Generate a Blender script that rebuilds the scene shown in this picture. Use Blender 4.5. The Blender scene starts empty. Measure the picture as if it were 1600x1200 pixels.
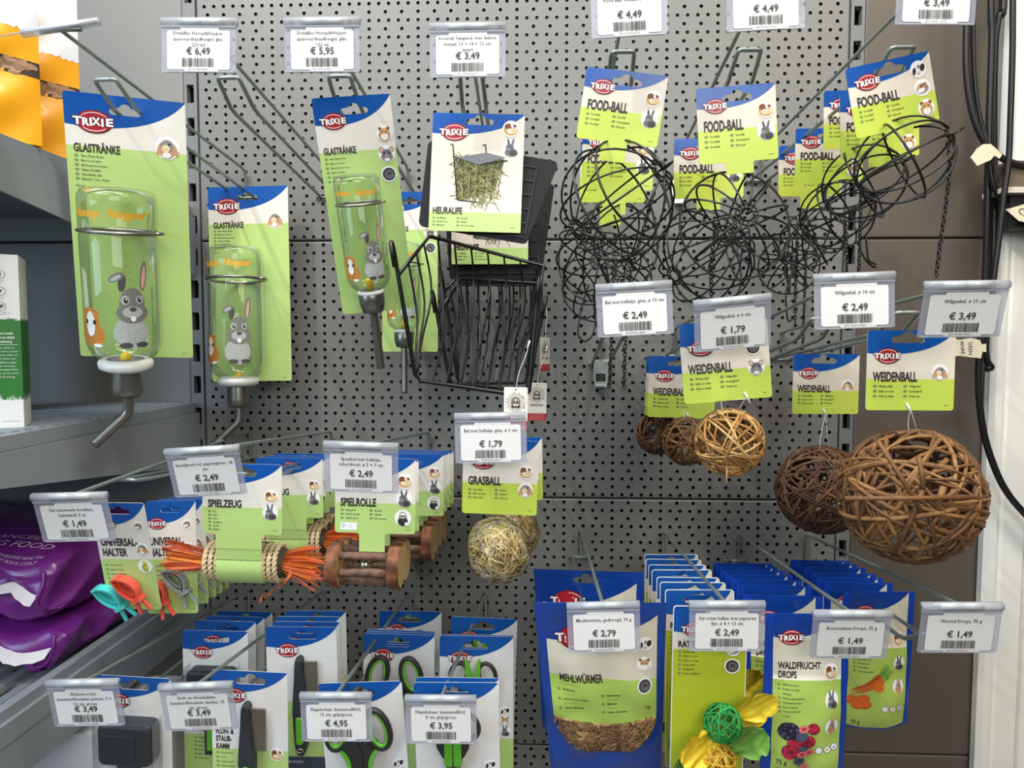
import bpy, bmesh, math, random
from mathutils import Vector, Matrix, geometry

# ------------------------------------------------------------------ camera, light, exposure
SC = bpy.context.scene
COL = SC.collection
Z0 = 1.50                                   # height of the upper panel seam above the floor
FPX = 1110.0
CR = ((0.99912264, -0.0015115, 0.04185288), (0.00396982, 0.99826681, -0.05871649), (-0.04169159, 0.05883113, 0.99739697))
CX, CZ, CD = 0.03945, -0.15666, 1.10095     # camera: right of centre, below the seam, distance from the panel

cam = bpy.data.cameras.new('camera')
cam.sensor_width = 36.0
cam.lens = FPX / 1600 * 36.0
cam.clip_start = 0.01
cam_o = bpy.data.objects.new('camera', cam)
COL.objects.link(cam_o)
def wv(r): return Vector((r[0], r[2], -r[1]))
_r, _d, _f = wv(CR[0]), wv(CR[1]), wv(CR[2])
cam_o.matrix_world = Matrix(((_r.x, -_d.x, -_f.x, CX), (_r.y, -_d.y, -_f.y, -CD), (_r.z, -_d.z, -_f.z, Z0 + CZ), (0, 0, 0, 1)))
SC.camera = cam_o

w = bpy.data.worlds.new('shop_ambient')
SC.world = w
w.use_nodes = True
w.node_tree.nodes['Background'].inputs[0].default_value = (0.86, 0.93, 1.0, 1)
w.node_tree.nodes['Background'].inputs[1].default_value = 0.03

def area(name, loc, target, size, energy, color, size_y=None, spread=None):
    l = bpy.data.lights.new(name, 'AREA')
    l.energy = energy; l.color = color; l.size = size
    if size_y: l.shape = 'RECTANGLE'; l.size_y = size_y
    if spread: l.spread = spread
    o = bpy.data.objects.new(name, l); COL.objects.link(o)
    o.location = loc
    o.rotation_euler = (Vector(target) - Vector(loc)).to_track_quat('-Z', 'Y').to_euler()
    return o
def spot(name, loc, target, energy, color, ang, blend, radius):
    l = bpy.data.lights.new(name, 'SPOT')
    l.energy = energy; l.color = color; l.spot_size = math.radians(ang); l.spot_blend = blend; l.shadow_soft_size = radius
    o = bpy.data.objects.new(name, l); COL.objects.link(o)
    o.location = loc
    o.rotation_euler = (Vector(target) - Vector(loc)).to_track_quat('-Z', 'Y').to_euler()
    return o
spot('ceiling_spot_warm', (-0.95, -1.25, 2.95), (0.05, 0, 1.80), 54, (1.0, 0.91, 0.71), 52, 1.0, 0.018)
spot('ceiling_spot_wide', (-0.95, -1.25, 2.95), (0.10, 0, 1.50), 20, (1.0, 0.93, 0.76), 80, 0.9, 0.022)
area('overhead_fill', (0.0, -0.95, 3.0), (0.0, -0.4, 1.0), 1.6, 35, (0.98, 1.0, 1.0), 0.3)  # unseen overhead fill, added to brighten the goods
area('front_fill', (0.5, -2.6, 2.1), (-0.6, -.2, 0.95), 1.2, 21, (1.0, 0.99, 0.95), 0.8)  # unseen fill from the front, added for the cards and right-facing brackets
area('warm_fill_right', (1.2, -1.6, 2.9), (-0.2, 0, 1.1), 1.0, 17, (1.0, 0.84, 0.60), 0.6)  # unseen warm fill, added to balance brightness from the right
area('ceiling_panel_cool', (-0.9, -1.7, 2.9), (-0.5, -.35, 0.9), 1.2, 20, (0.74, 0.86, 1.0), 0.6)
area('cool_fill_left', (-1.6, -1.8, 1.7), (-0.4, 0, 1.2), 0.8, 14, (0.58, 0.80, 1.0), 0.8)  # unseen cool fill, added to turn the left side bluer
SC.view_settings.view_transform = 'Standard'
SC.view_settings.look = 'None'
SC.view_settings.exposure = 0.08
SC.view_settings.gamma = 1.0
SC.view_settings.use_curve_mapping = False

# ------------------------------------------------------------------ helpers
RND = random.Random(7)
def ray(u, v):
    q = ((u - 800) / FPX, (v - 600) / FPX, 1.0)
    return [sum(CR[i][j] * q[i] for i in range(3)) for j in range(3)]      # (x, down, depth)
def at(u, v, d):
    """the point seen at (u, v) that stands d metres in front of the panel"""
    r = ray(u, v); s = (CD - d) / r[2]
    return Vector((CX + s * r[0], -d, Z0 + CZ - s * r[1]))
def P(x, d, z): return Vector((x, -d, Z0 + z))

MATS = {}
def lin(c): c /= 255.0; return c / 12.92 if c <= 0.04045 else ((c + 0.055) / 1.055) ** 2.4
def M(name, rgb=(200, 200, 200), rough=0.5, metal=0.0, var=0.0, scale=40.0, spec=0.5, bump=0.0, coat=0.0, trans=0.0, rgb2=None):
    if name in MATS: return MATS[name]
    m = bpy.data.materials.new(name); m.use_nodes = True
    nt = m.node_tree; b = nt.nodes['Principled BSDF']
    c = tuple(lin(x) for x in rgb) + (1,)
    b.inputs['Base Color'].default_value = c
    b.inputs['Roughness'].default_value = rough
    b.inputs['Metallic'].default_value = metal
    b.inputs['Specular IOR Level'].default_value = spec
    if coat: b.inputs['Coat Weight'].default_value = coat; b.inputs['Coat Roughness'].default_value = 0.15
    if trans: b.inputs['Transmission Weight'].default_value = trans
    if var or bump or rgb2:
        tc = nt.nodes.new('ShaderNodeTexCoord'); n = nt.nodes.new('ShaderNodeTexNoise')
        n.inputs['Scale'].default_value = scale; n.inputs['Detail'].default_value = 4
        nt.links.new(tc.outputs['Object'], n.inputs['Vector'])
        if var or rgb2:
            mx = nt.nodes.new('ShaderNodeMix'); mx.data_type = 'RGBA'
            c2 = tuple(lin(x) for x in rgb2) + (1,) if rgb2 else tuple(x * (1 - var) for x in c[:3]) + (1,)
            mx.inputs[6].default_value = c; mx.inputs[7].default_value = c2
            mr = nt.nodes.new('ShaderNodeMapRange'); mr.inputs[1].default_value = .35; mr.inputs[2].default_value = .65
            nt.links.new(n.outputs['Fac'], mr.inputs[0]); nt.links.new(mr.outputs[0], mx.inputs[0])
            nt.links.new(mx.outputs[2], b.inputs['Base Color'])
        if bump:
            bp = nt.nodes.new('ShaderNodeBump'); bp.inputs['Strength'].default_value = bump; bp.inputs['Distance'].default_value = 0.002
            nt.links.new(n.outputs['Fac'], bp.inputs['Height']); nt.links.new(bp.outputs['Normal'], b.inputs['Normal'])
    MATS[name] = m
    return m
def clear(name, tint, edge, gloss=0.12, rough=0.05, base=0.0, base_rgb=(200, 200, 210)):
    """thin clear glass or plastic: lets light through, darker at grazing edges, mirrors a little"""
    if name in MATS: return MATS[name]
    m = bpy.data.materials.new(name); m.use_nodes = True
    nt = m.node_tree; nt.nodes.clear()
    out = nt.nodes.new('ShaderNodeOutputMaterial')
    lw = nt.nodes.new('ShaderNodeLayerWeight'); lw.inputs[0].default_value = 0.25
    mc = nt.nodes.new('ShaderNodeMix'); mc.data_type = 'RGBA'
    mc.inputs[6].default_value = tuple(lin(x) for x in tint) + (1,); mc.inputs[7].default_value = tuple(lin(x) for x in edge) + (1,)
    nt.links.new(lw.outputs['Facing'], mc.inputs[0])
    tr = nt.nodes.new('ShaderNodeBsdfTransparent'); nt.links.new(mc.outputs[2], tr.inputs[0])
    gl = nt.nodes.new('ShaderNodeBsdfGlossy'); gl.inputs['Roughness'].default_value = rough
    mr = nt.nodes.new('ShaderNodeMapRange'); mr.inputs[3].default_value = gloss * .12; mr.inputs[4].default_value = min(1, gloss * 3)
    nt.links.new(lw.outputs['Fresnel'], mr.inputs[0])
    ms = nt.nodes.new('ShaderNodeMixShader'); nt.links.new(mr.outputs[0], ms.inputs[0])
    src = tr.outputs[0]
    if base:
        df = nt.nodes.new('ShaderNodeBsdfDiffuse'); df.inputs[0].default_value = tuple(lin(x) for x in base_rgb) + (1,)
        m2 = nt.nodes.new('ShaderNodeMixShader'); m2.inputs[0].default_value = base
        nt.links.new(tr.outputs[0], m2.inputs[1]); nt.links.new(df.outputs[0], m2.inputs[2]); src = m2.outputs[0]
    nt.links.new(src, ms.inputs[1]); nt.links.new(gl.outputs[0], ms.inputs[2])
    nt.links.new(ms.outputs[0], out.inputs[0])
    MATS[name] = m
    return m

class MB:
    """collects shapes and links them as ONE mesh object"""
    def __init__(s): s.v = []; s.f = []; s.m = []; s.s = []; s.mats = []
    def mi(s, mat):
        if mat not in s.mats: s.mats.append(mat)
        return s.mats.index(mat)
    def add(s, vs, fs, mat, X=None, smooth=False):
        o = len(s.v); i = s.mi(mat)
        s.v += [tuple(X @ Vector(p)) if X is not None else tuple(p) for p in vs]
        for f in fs: s.f.append([o + k for k in f]); s.m.append(i); s.s.append(smooth)
    def box(s, c, d, mat, X=None):
        x, y, z = c; a, b, e = d[0] / 2, d[1] / 2, d[2] / 2
        vs = [(x - a, y - b, z - e), (x + a, y - b, z - e), (x + a, y + b, z - e), (x - a, y + b, z - e),
              (x - a, y - b, z + e), (x + a, y - b, z + e), (x + a, y + b, z + e), (x - a, y + b, z + e)]
        s.add(vs, [(3, 2, 1, 0), (4, 5, 6, 7), (0, 1, 5, 4), (1, 2, 6, 5), (2, 3, 7, 6), (3, 0, 4, 7)], mat, X)
    def tube(s, pts, r, mat, n=7, closed=False, X=None, cap=True, smooth=True):
        pts = [Vector(p) for p in pts]; N = len(pts)
        rs = r if isinstance(r, (list, tuple)) else [r] * N
        vs, fs = [], []
        t0 = (pts[1] - pts[0]).normalized()
        ref = Vector((0, 0, 1)) if abs(t0.z) < .9 else Vector((1, 0, 0))
        nrm = t0.cross(ref).normalized()
        for i in range(N):
            if closed: t = (pts[(i + 1) % N] - pts[i - 1])
            else: t = pts[min(i + 1, N - 1)] - pts[max(i - 1, 0)]
            if t.length < 1e-9: t = t0.copy()
            t.normalize()
            nrm = nrm - t * nrm.dot(t)
            if nrm.length < 1e-6: nrm = t.orthogonal()
            nrm.normalize(); bn = t.cross(nrm)
            for k in range(n):
                a = 2 * math.pi * k / n
                vs.append(pts[i] + (nrm * math.cos(a) + bn * math.sin(a)) * rs[i])
        M_ = N if closed else N - 1
        for i in range(M_):
            j = (i + 1) % N
            for k in range(n):
                l = (k + 1) % n
                fs.append((i * n + k, i * n + l, j * n + l, j * n + k))
        if not closed and cap:
            fs.append(tuple(range(n))[::-1]); fs.append(tuple((N - 1) * n + k for k in range(n)))
        s.add(vs, fs, mat, X, smooth)
    def lathe(s, prof, mat, n=28, X=None, smooth=True, a0=0.0, a1=2 * math.pi):
        """profile of (radius, z) turned round the local z axis"""
        full = abs(a1 - a0 - 2 * math.pi) < 1e-6
        m = n if full else n + 1
        vs = [(r * math.cos(a0 + (a1 - a0) * k / n), r * math.sin(a0 + (a1 - a0) * k / n), z) for r, z in prof for k in range(m)]
        fs = []
        for i in range(len(prof) - 1):
            for k in range(n):
                l = (k + 1) % m
                fs.append((i * m + k, i * m + l, (i + 1) * m + l, (i + 1) * m + k))
        s.add(vs, fs, mat, X, smooth)
    def flat(s, loops, y, mat, X=None):
        """flat polygon (first loop) with holes (other loops) given as (x, z), facing -y"""
        tris = geometry.tessellate_polygon([[Vector((x, z, 0)) for x, z in l] for l in loops])
        vs = [(x, y, z) for l in loops for x, z in l]
        fs = []
        for a, b, c in tris:
            A, B, C_ = vs[a], vs[b], vs[c]
            cr = (B[0] - A[0]) * (C_[2] - A[2]) - (B[2] - A[2]) * (C_[0] - A[0])
            fs.append((a, b, c) if cr > 0 else (a, c, b))
        s.add(vs, fs, mat, X)
    def plate(s, loops, t, mat, back=None, edge=None, X=None):
        """board of thickness t with its front at y = 0 and its back at y = +t"""
        s.flat(loops, 0.0, mat, X)
        o = len(s.f); s.flat(loops, t, back or mat, X)
        for i in range(o, len(s.f)): s.f[i] = s.f[i][::-1]
        for l in loops:
            n = len(l)
            vs = [(x, 0, z) for x, z in l] + [(x, t, z) for x, z in l]
            s.add(vs, [(i, (i + 1) % n, n + (i + 1) % n, n + i) for i in range(n)], edge or back or mat, X)
    def build(s, name, parent=None, X=None, loc=None, wld=False):
        me = bpy.data.meshes.new(name)
        me.from_pydata(s.v, [], s.f)
        for m in s.mats: me.materials.append(m)
        me.polygons.foreach_set('material_index', s.m)
        me.polygons.foreach_set('use_smooth', s.s)
        me.update()
        o = bpy.data.objects.new(name, me); COL.objects.link(o)
        if parent is not None: o.parent = parent
        if X is not None: o.matrix_basis = X
        if loc is not None: o.location = loc
        return o
def tag(o, label, cat, group=None, kind=None):
    o['label'] = label; o['category'] = cat
    if group: o['group'] = group
    if kind: o['kind'] = kind
    return o
def struct(o): o['kind'] = 'structure'; return o
def empty(name, X=None, loc=None):
    o = bpy.data.objects.new(name, None); COL.objects.link(o); o.empty_display_size = 0.02
    if X is not None: o.matrix_basis = X
    if loc is not None: o.location = loc
    return o
def copy_tree(o, parent=None):
    c = o.copy(); COL.objects.link(c)
    if parent is not None: c.parent = parent
    for ch in list(o.children): copy_tree(ch, c)
    return c
def arc(cx, cz, r, a0, a1, n=6):
    return [(cx + r * math.cos(math.radians(a0 + (a1 - a0) * i / n)), cz + r * math.sin(math.radians(a0 + (a1 - a0) * i / n))) for i in range(n + 1)]
def rrect(x0, z0, x1, z1, r, n=4):
    return arc(x1 - r, z1 - r, r, 0, 90, n) + arc(x0 + r, z1 - r, r, 90, 180, n) + arc(x0 + r, z0 + r, r, 180, 270, n) + arc(x1 - r, z0 + r, r, 270, 360, n)
def ell(cx, cz, a, b, n=20, rot=0.0):
    c, s_ = math.cos(rot), math.sin(rot)
    return [(cx + a * math.cos(t) * c - b * math.sin(t) * s_, cz + a * math.cos(t) * s_ + b * math.sin(t) * c) for t in (2 * math.pi * i / n for i in range(n))]
def bez(p0, p1, p2, p3, n=12):
    out = []
    for i in range(n + 1):
        t = i / n; u = 1 - t
        out.append(tuple(u ** 3 * a + 3 * u * u * t * b + 3 * u * t * t * c + t ** 3 * d for a, b, c, d in zip(p0, p1, p2, p3)))
    return out
def smooth_path(pts, n=6):
    """Catmull-Rom through the points"""
    pts = [Vector(p) for p in pts]; out = []
    for i in range(len(pts) - 1):
        a, b, c, d = pts[max(i - 1, 0)], pts[i], pts[i + 1], pts[min(i + 2, len(pts) - 1)]
        for k in range(n):
            t = k / n
            out.append(.5 * ((2 * b) + (c - a) * t + (2 * a - 5 * b + 4 * c - d) * t * t + (3 * b - a - 3 * c + d) * t ** 3))
    out.append(pts[-1])
    return out
_TXT = {}
def text_geo(s, bold=0.0, shear=0.0, res=2):
    k = (s, bold, shear, res)
    if k not in _TXT:
        c = bpy.data.curves.new('glyphs', 'FONT'); c.body = s; c.offset = bold; c.shear = shear; c.resolution_u = res
        o = bpy.data.objects.new('glyphs', c); me = o.to_mesh()
        vs = [(v.co.x, v.co.y) for v in me.vertices]; fs = []
        for p in me.polygons:
            q = list(p.vertices)
            A, B, D = vs[q[0]], vs[q[1]], vs[q[2]]
            if (B[0] - A[0]) * (D[1] - A[1]) - (B[1] - A[1]) * (D[0] - A[0]) < 0: q = q[::-1]
            fs.append(tuple(q))
        o.to_mesh_clear(); bpy.data.objects.remove(o); bpy.data.curves.remove(c)
        w_ = max((v[0] for v in vs), default=0.0)
        _TXT[k] = (vs, fs, w_)
    return _TXT[k]
def text(mb, s, x, z, h, mat, y=-0.0003, sx=0.75, align='L', bold=0.0, shear=0.0, res=2, width=None, X=None):
    """lettering of capital height h with its baseline at z"""
    vs, fs, w_ = text_geo(s, bold, shear, res)
    k = h / 0.70
    kx = k * sx
    if width and w_: kx = width / w_
    ox = x - (w_ * kx / 2 if align == 'C' else w_ * kx if align == 'R' else 0)
    mb.add([(ox + a * kx, y, z + b * k) for a, b in vs], fs, mat, X)
    return w_ * kx
def basis(o, ex, ez):
    """matrix of an object at o with its x axis along ex and its z axis near ez"""
    ex = ex.normalized(); ez = (ez - ex * ez.dot(ex)).normalized(); ey = ez.cross(ex)
    return Matrix(((ex.x, ey.x, ez.x, o.x), (ex.y, ey.y, ez.y, o.y), (ex.z, ey.z, ez.z, o.z), (0, 0, 0, 1)))
def quad(d0, TL, TR, BR, BL):
    """place a flat rectangle seen with these corners whose top left corner stands d0 in front of the panel: matrix, width, height"""
    rs = [Vector((ray(*p)[0], -ray(*p)[2] * -1, -ray(*p)[1])) for p in (TL, TR, BR, BL)]
    c0 = Vector((CX, -CD, Z0 + CZ))
    s0 = (CD - d0) / rs[0].y
    A = Matrix(((rs[1].x, -rs[2].x, rs[3].x), (rs[1].y, -rs[2].y, rs[3].y), (rs[1].z, -rs[2].z, rs[3].z)))
    s1, s2, s3 = A.inverted() @ (rs[0] * s0)
    a, b, c, d = c0 + rs[0] * s0, c0 + rs[1] * s1, c0 + rs[2] * s2, c0 + rs[3] * s3
    ex = ((b - a) + (c - d)) / 2; ez = ((a - d) + (b - c)) / 2
    return basis(a, ex, ez), ex.length, ez.length
# ------------------------------------------------------------------ the setting
GREY = (116, 116, 113)
def perforated():
    m = bpy.data.materials.new('perforated_steel'); m.use_nodes = True
    nt = m.node_tree; b = nt.nodes['Principled BSDF']; out = nt.nodes['Material Output']
    b.inputs['Base Color'].default_value = tuple(lin(x) for x in GREY) + (1,); b.inputs['Roughness'].default_value = 0.42
    tc = nt.nodes.new('ShaderNodeTexCoord'); sp = nt.nodes.new('ShaderNodeSeparateXYZ'); nt.links.new(tc.outputs['Object'], sp.inputs[0])
    def mth(op, a, b_=None, c=None):
        n = nt.nodes.new('ShaderNodeMath'); n.operation = op
        for i, q in enumerate((a, b_, c)):
            if q is None: continue
            if isinstance(q, (int, float)): n.inputs[i].default_value = q
            else: nt.links.new(q, n.inputs[i])
        return n.outputs[0]
    x, z = sp.outputs[0], sp.outputs[2]
    def rows(px, oz):
        a = mth('WRAP', x, px / 2, -px / 2); c = mth('WRAP', mth('ADD', z, oz), 0.0125, -0.0125)
        return mth('SQRT', mth('ADD', mth('MULTIPLY', a, a), mth('MULTIPLY', c, c)))
    d = mth('MINIMUM', rows(0.015, 0.01875), rows(0.025, 0.00625))
    hole = mth('MULTIPLY', mth('LESS_THAN', d, 0.0027), mth('LESS_THAN', mth('ABSOLUTE', mth('SUBTRACT', x, 0.45)), 0.486))
    # a pressed, slightly raised lip round every hole
    lip = mth('SUBTRACT', 1.0, mth('MINIMUM', 1.0, mth('MULTIPLY', mth('ABSOLUTE', mth('SUBTRACT', d, 0.0031)), 1400.0)))
    bp = nt.nodes.new('ShaderNodeBump'); bp.inputs['Strength'].default_value = 0.25; bp.inputs['Distance'].default_value = 0.0006
    nt.links.new(lip, bp.inputs['Height']); nt.links.new(bp.outputs[0], b.inputs['Normal'])
    tr = nt.nodes.new('ShaderNodeBsdfTransparent'); ms = nt.nodes.new('ShaderNodeMixShader')
    nt.links.new(hole, ms.inputs[0]); nt.links.new(b.outputs[0], ms.inputs[1]); nt.links.new(tr.outputs[0], ms.inputs[2]); nt.links.new(ms.outputs[0], out.inputs[0])
    return m
PERF = perforated()
STEEL = M('shelf_paint', (140, 146, 152), .45, var=.05, scale=8)
PLAIN = M('plain_back_panel', (122, 120, 116), .5)
PLAINR = M('side_back_panel', (88, 80, 72), .45)
CAV = M('dark_cavity', (40, 40, 40), .8)

mb = MB(); mb.box((0, 0.055, Z0 - .3), (4.2, 0.03, 3.6), M('back_wall_paint', (60, 60, 60), .8))
struct(mb.build('wall_back'))
mb = MB(); mb.box((0, -1.5, -0.02), (5, 4, 0.04), M('floor_tiles', (150, 148, 142), .4, var=.1, scale=3))
struct(mb.build('floor'))

unit = tag(empty('shelving_unit', loc=P(0, 0, -1.0)), 'grey steel shelf wall of perforated and plain back panels between slotted uprights', 'shelving')
UO = Vector(unit.location)
def back_panel(name, x0, x1, ztop, h, mat, ox, parent=unit):
    """sheet with folded edges; object origin on the hole grid at its top edge"""
    m = MB(); g, r, dp = 0.0010, 0.0030, 0.016
    a, b, t, s = x0 - ox + g, x1 - ox - g, -g, -h + g
    ring = []
    for k in range(5):
        q = math.pi / 2 * k / 4
        ring.append((r * (1 - math.sin(q)), r * (1 - math.cos(q))))
    loops = [[(a + i, y, t - i), (b - i, y, t - i), (b - i, y, s + i), (a + i, y, s + i)] for i, y in ring]
    loops = [[(a + r, 0, t - r), (b - r, 0, t - r), (b - r, 0, s + r), (a + r, 0, s + r)]] + [[(a + r - r * math.sin(q), r - r * math.cos(q), t - r + r * math.sin(q)), (b - r + r * math.sin(q), r - r * math.cos(q), t - r + r * math.sin(q)), (b - r + r * math.sin(q), r - r * math.cos(q), s + r - r * math.sin(q)), (a + r - r * math.sin(q), r - r * math.cos(q), s + r - r * math.sin(q))] for q in (math.pi / 8, math.pi / 4, math.pi * 3 / 8, math.pi / 2)] + [[(a, dp, t), (b, dp, t), (b, dp, s), (a, dp, s)]]
    vs = [p for l in loops for p in l]
    fs = [(3, 2, 1, 0)]
    for i in range(len(loops) - 1):
        for k in range(4):
            j = (k + 1) % 4
            fs.append((i * 4 + k, i * 4 + j, i * 4 + 4 + j, i * 4 + 4 + k))
    m.add(vs, fs, mat)
    return m.build(name, parent, loc=Vector((ox, 0, Z0 + ztop)) - UO)
for zt in (0.8, 0.4, 0.0, -0.4, -0.8):
    back_panel('perforated_panel', -0.494, 0.4945, zt, 0.4, PERF, -0.45)
for zt in (0.8, 0.0, -0.8):
    back_panel('plain_panel', -1.5, -0.515, zt, 0.8, PLAIN, -1.0)
    back_panel('plain_panel', 0.5145, 0.715, zt, 0.8, PLAINR, 0.55)
for xc in (-0.5045, 0.5045):
    m = MB(); pm = M('upright_grey', (112, 113, 112), .45)
    y = -0.001
    zc = Z0 - .1
    m.box((xc - .0078, y + .006, zc), (.0044, .012, 2.2), pm); m.box((xc + .0078, y + .006, zc), (.0044, .012, 2.2), pm)
    for k in range(-24, 20):
        z = Z0 + k * .05 + .012
        m.box((xc, y + .005, z + .0385), (.0114, .010, .0225), pm)
        m.box((xc + .0022, y + .009, z + .0265), (.0028, .006, .0035), pm)
    m.box((xc, y + .024, zc), (.019, .004, 2.2), CAV)
    m.build('slotted_upright', unit, loc=-UO)

# white door frame beside the shelf
DW = M('white_frame', (232, 231, 224), .35)
m = MB()
pr = [(.706, .004), (.706, .016), (.712, .022), (.722, .022), (.7255, .017), (.7285, .017), (.732, .020), (.762, .020), (.7635, .014), (.766, .014), (.7675, .021), (.86, .023), (1.60, .023), (1.60, .0)]
vs = []
for z in (Z0 - 1.5, Z0 + 1.4): vs += [(x, -d, z) for x, d in pr]
n = len(pr)
m.add(vs, [(i, i + 1, n + i + 1, n + i) for i in range(n - 1)] , DW)
struct(m.build('trim_1'))

# ------------------------------------------------------------------ shelves of the left bay
def shelf(name_label, ztop, rb, rf, slats=False, depth=.56):
    t = tag(empty('metal_shelf', loc=P(-1.0, 0, ztop)), name_label, 'shelf', 'grey shelves of the left bay')
    O = Vector(t.location)
    m = MB(); y0, y1 = -.004, -depth
    if not slats:
        m.box((-1.0, (y0 + y1) / 2, Z0 + ztop - .008), (.985, depth - .004, .016), STEEL)
        for k in range(26):                       # pressed grooves running along the deck
            m.box((-1.0, y0 - .02 - k * .0205, Z0 + ztop + .0006), (.96, .012, .0014), STEEL)
    else:
        for k in range(34):
            m.box((-.525 - k * .0275, (y0 + y1) / 2, Z0 + ztop - .006), (.011, depth - .03, .008), STEEL)
            m.box((-.525 - k * .0275 - .0138, (y0 + y1) / 2, Z0 + ztop - .011), (.0165, .012, .006), STEEL)
        for yy in (-.02, -.12, -.20, -.30, -.40, -.50):
            m.box((-1.0, yy, Z0 + ztop - .012), (.96, .03, .008), STEEL)
        m.box((-.511, (y0 + y1) / 2, Z0 + ztop + .004), (.012, depth, .026), STEEL)
        m.box((-.5025, (y0 + y1) / 2, Z0 + ztop - .006), (.005, depth, .022), STEEL)
    m.build('deck', t, loc=-O)
    m = MB()
    x = -.5015
    zb = Z0 + ztop
    q = [(-.001, -.016), (-.001, rb), (-.03, rb - .004), (-.43, rf), (-depth, rf + .002), (-depth, -.016)]
    vs = [(x + dx, a, zb + b) for dx in (0, -.003) for a, b in q]
    n = len(q)
    m.add(vs, [tuple(range(n))[::-1], tuple(n + i for i in range(n))] + [(i, (i + 1) % n, n + (i + 1) % n, n + i) for i in range(n)], STEEL)
    m.build('side_bracket', t, loc=-O)
    return t
shelf('upper grey shelf holding the yellow food bags', .053, -.105, -.055)
shelf('middle grey shelf holding the green and white carton boxes', -.253, -.092, -.050)
shelf('lowest grey slatted shelf under the purple food bags', -.548, -.062, -.062, True)
# ------------------------------------------------------------------ display hooks and price tags
WIRE = M('zinc_wire', (150, 160, 154), .34, metal=.55)
WIRED = M('zinc_wire_tip', (185, 190, 182), .28, metal=.85)
CLEARP = clear('clear_plastic', (246, 246, 250), (225, 225, 235), .12, .10, .34, (196, 197, 208))
ROLL = clear('clear_plastic_roll', (246, 247, 250), (215, 216, 222), .16, .12, .40, (222, 224, 230))
PAPER = M('label_paper', (226, 223, 221), .6)
INK = M('grey_ink', (70, 68, 68), .7)
INKL = M('light_grey_ink', (112, 108, 106), .7)
INKM = M('mid_grey_ink', (92, 89, 88), .7)
BARW = M('label_bar_metal', (215, 222, 215), .3, metal=.3)

def hook(name_label, xb, zb, tip, drop=.041, reach=.325, tipx=None, group='steel display hooks', prise=.028, plate=False, up=.020, ext=.036, half=.0125):
    """steel hook: a price arm, a double product prong below it and the bracket bar in the panel"""
    O = P(xb, 0, zb)
    t = tag(empty('display_hook', loc=O), name_label, 'hook', group)
    tip = Vector(tip) - O
    m = MB()
    m.tube([(0, .012, -drop), (0, -.004, -drop), (0, -.0055, -drop + .004), (0, -.006, -.004), (0, -.009, -.001), tip * .04 + Vector((0, -.004, 0)), tip * .97, tip], .0021, WIRE, 7)
    m.tube([tip + Vector((-.020, 0, 0)), tip + Vector((.020, 0, 0))], .0019, WIRE, 7)
    m.build('price_arm', t)
    m = MB()
    dx = (tipx if tipx is not None else tip.x) * reach / max(.05, -tip.y) if tip.y < 0 else 0
    zp = -drop
    def wire(s):
        e = Vector((dx + s * half, -reach, zp + prise)); u = Vector((dx * 1.06 + s * (half - .001), -reach - ext, zp + prise + up))
        return Vector((s * half, -.003, zp)), e, u
    a, e1, u1 = wire(-1); b, e2, u2 = wire(1)
    k = (u1 - e1) * .18
    c1, c2 = u1 + Vector((.003, 0, 0)), u2 - Vector((.003, 0, 0))
    m.tube([a + Vector((0, .012, 0)), a, e1 - (e1 - a) * .03, e1 + k * .5, u1 - k * .4, u1 + Vector((.0006, -.0006, .0004)), c1 + Vector((.001, -.001, .0008)), c2 + Vector((-.001, -.001, .0008)), u2 + Vector((-.0006, -.0006, .0004)), u2 - k * .4, e2 + k * .5, e2 - (e2 - b) * .03, b, b + Vector((0, .012, 0))], .0023, WIRE, 7)
    m.build('product_prong', t)
    m = MB()
    m.tube([(-half - .006, .012, -drop - .001), (-half - .006, -.004, -drop - .001), (half + .004, -.004, -drop - .001), (half + .004, .012, -drop - .001)], .0019, WIRE, 6)
    if plate:
        pm = M('zinc_plate', (190, 198, 194), .3, metal=.7)
        m.plate([[(-.0115, -drop + .006), (-.0115, -drop - .022), (-.009, -drop - .036), (.009, -drop - .036), (.0115, -drop - .022), (.0115, -drop + .006)][::-1], rrect(-.0075, -drop - .028, .0075, -drop - .016, .0015, 3)], .0012, pm, X=Matrix.Translation((0, -.007, 0)))
        m.box((0, -.0068, -drop - .0225), (.010, .001, .006), M('plate_clip', (60, 66, 60), .4, metal=.6))
        m.box((0, -.011, -drop - .0345), (.0185, .008, .0025), pm)
    m.build('bracket', t)
    return t

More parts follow.
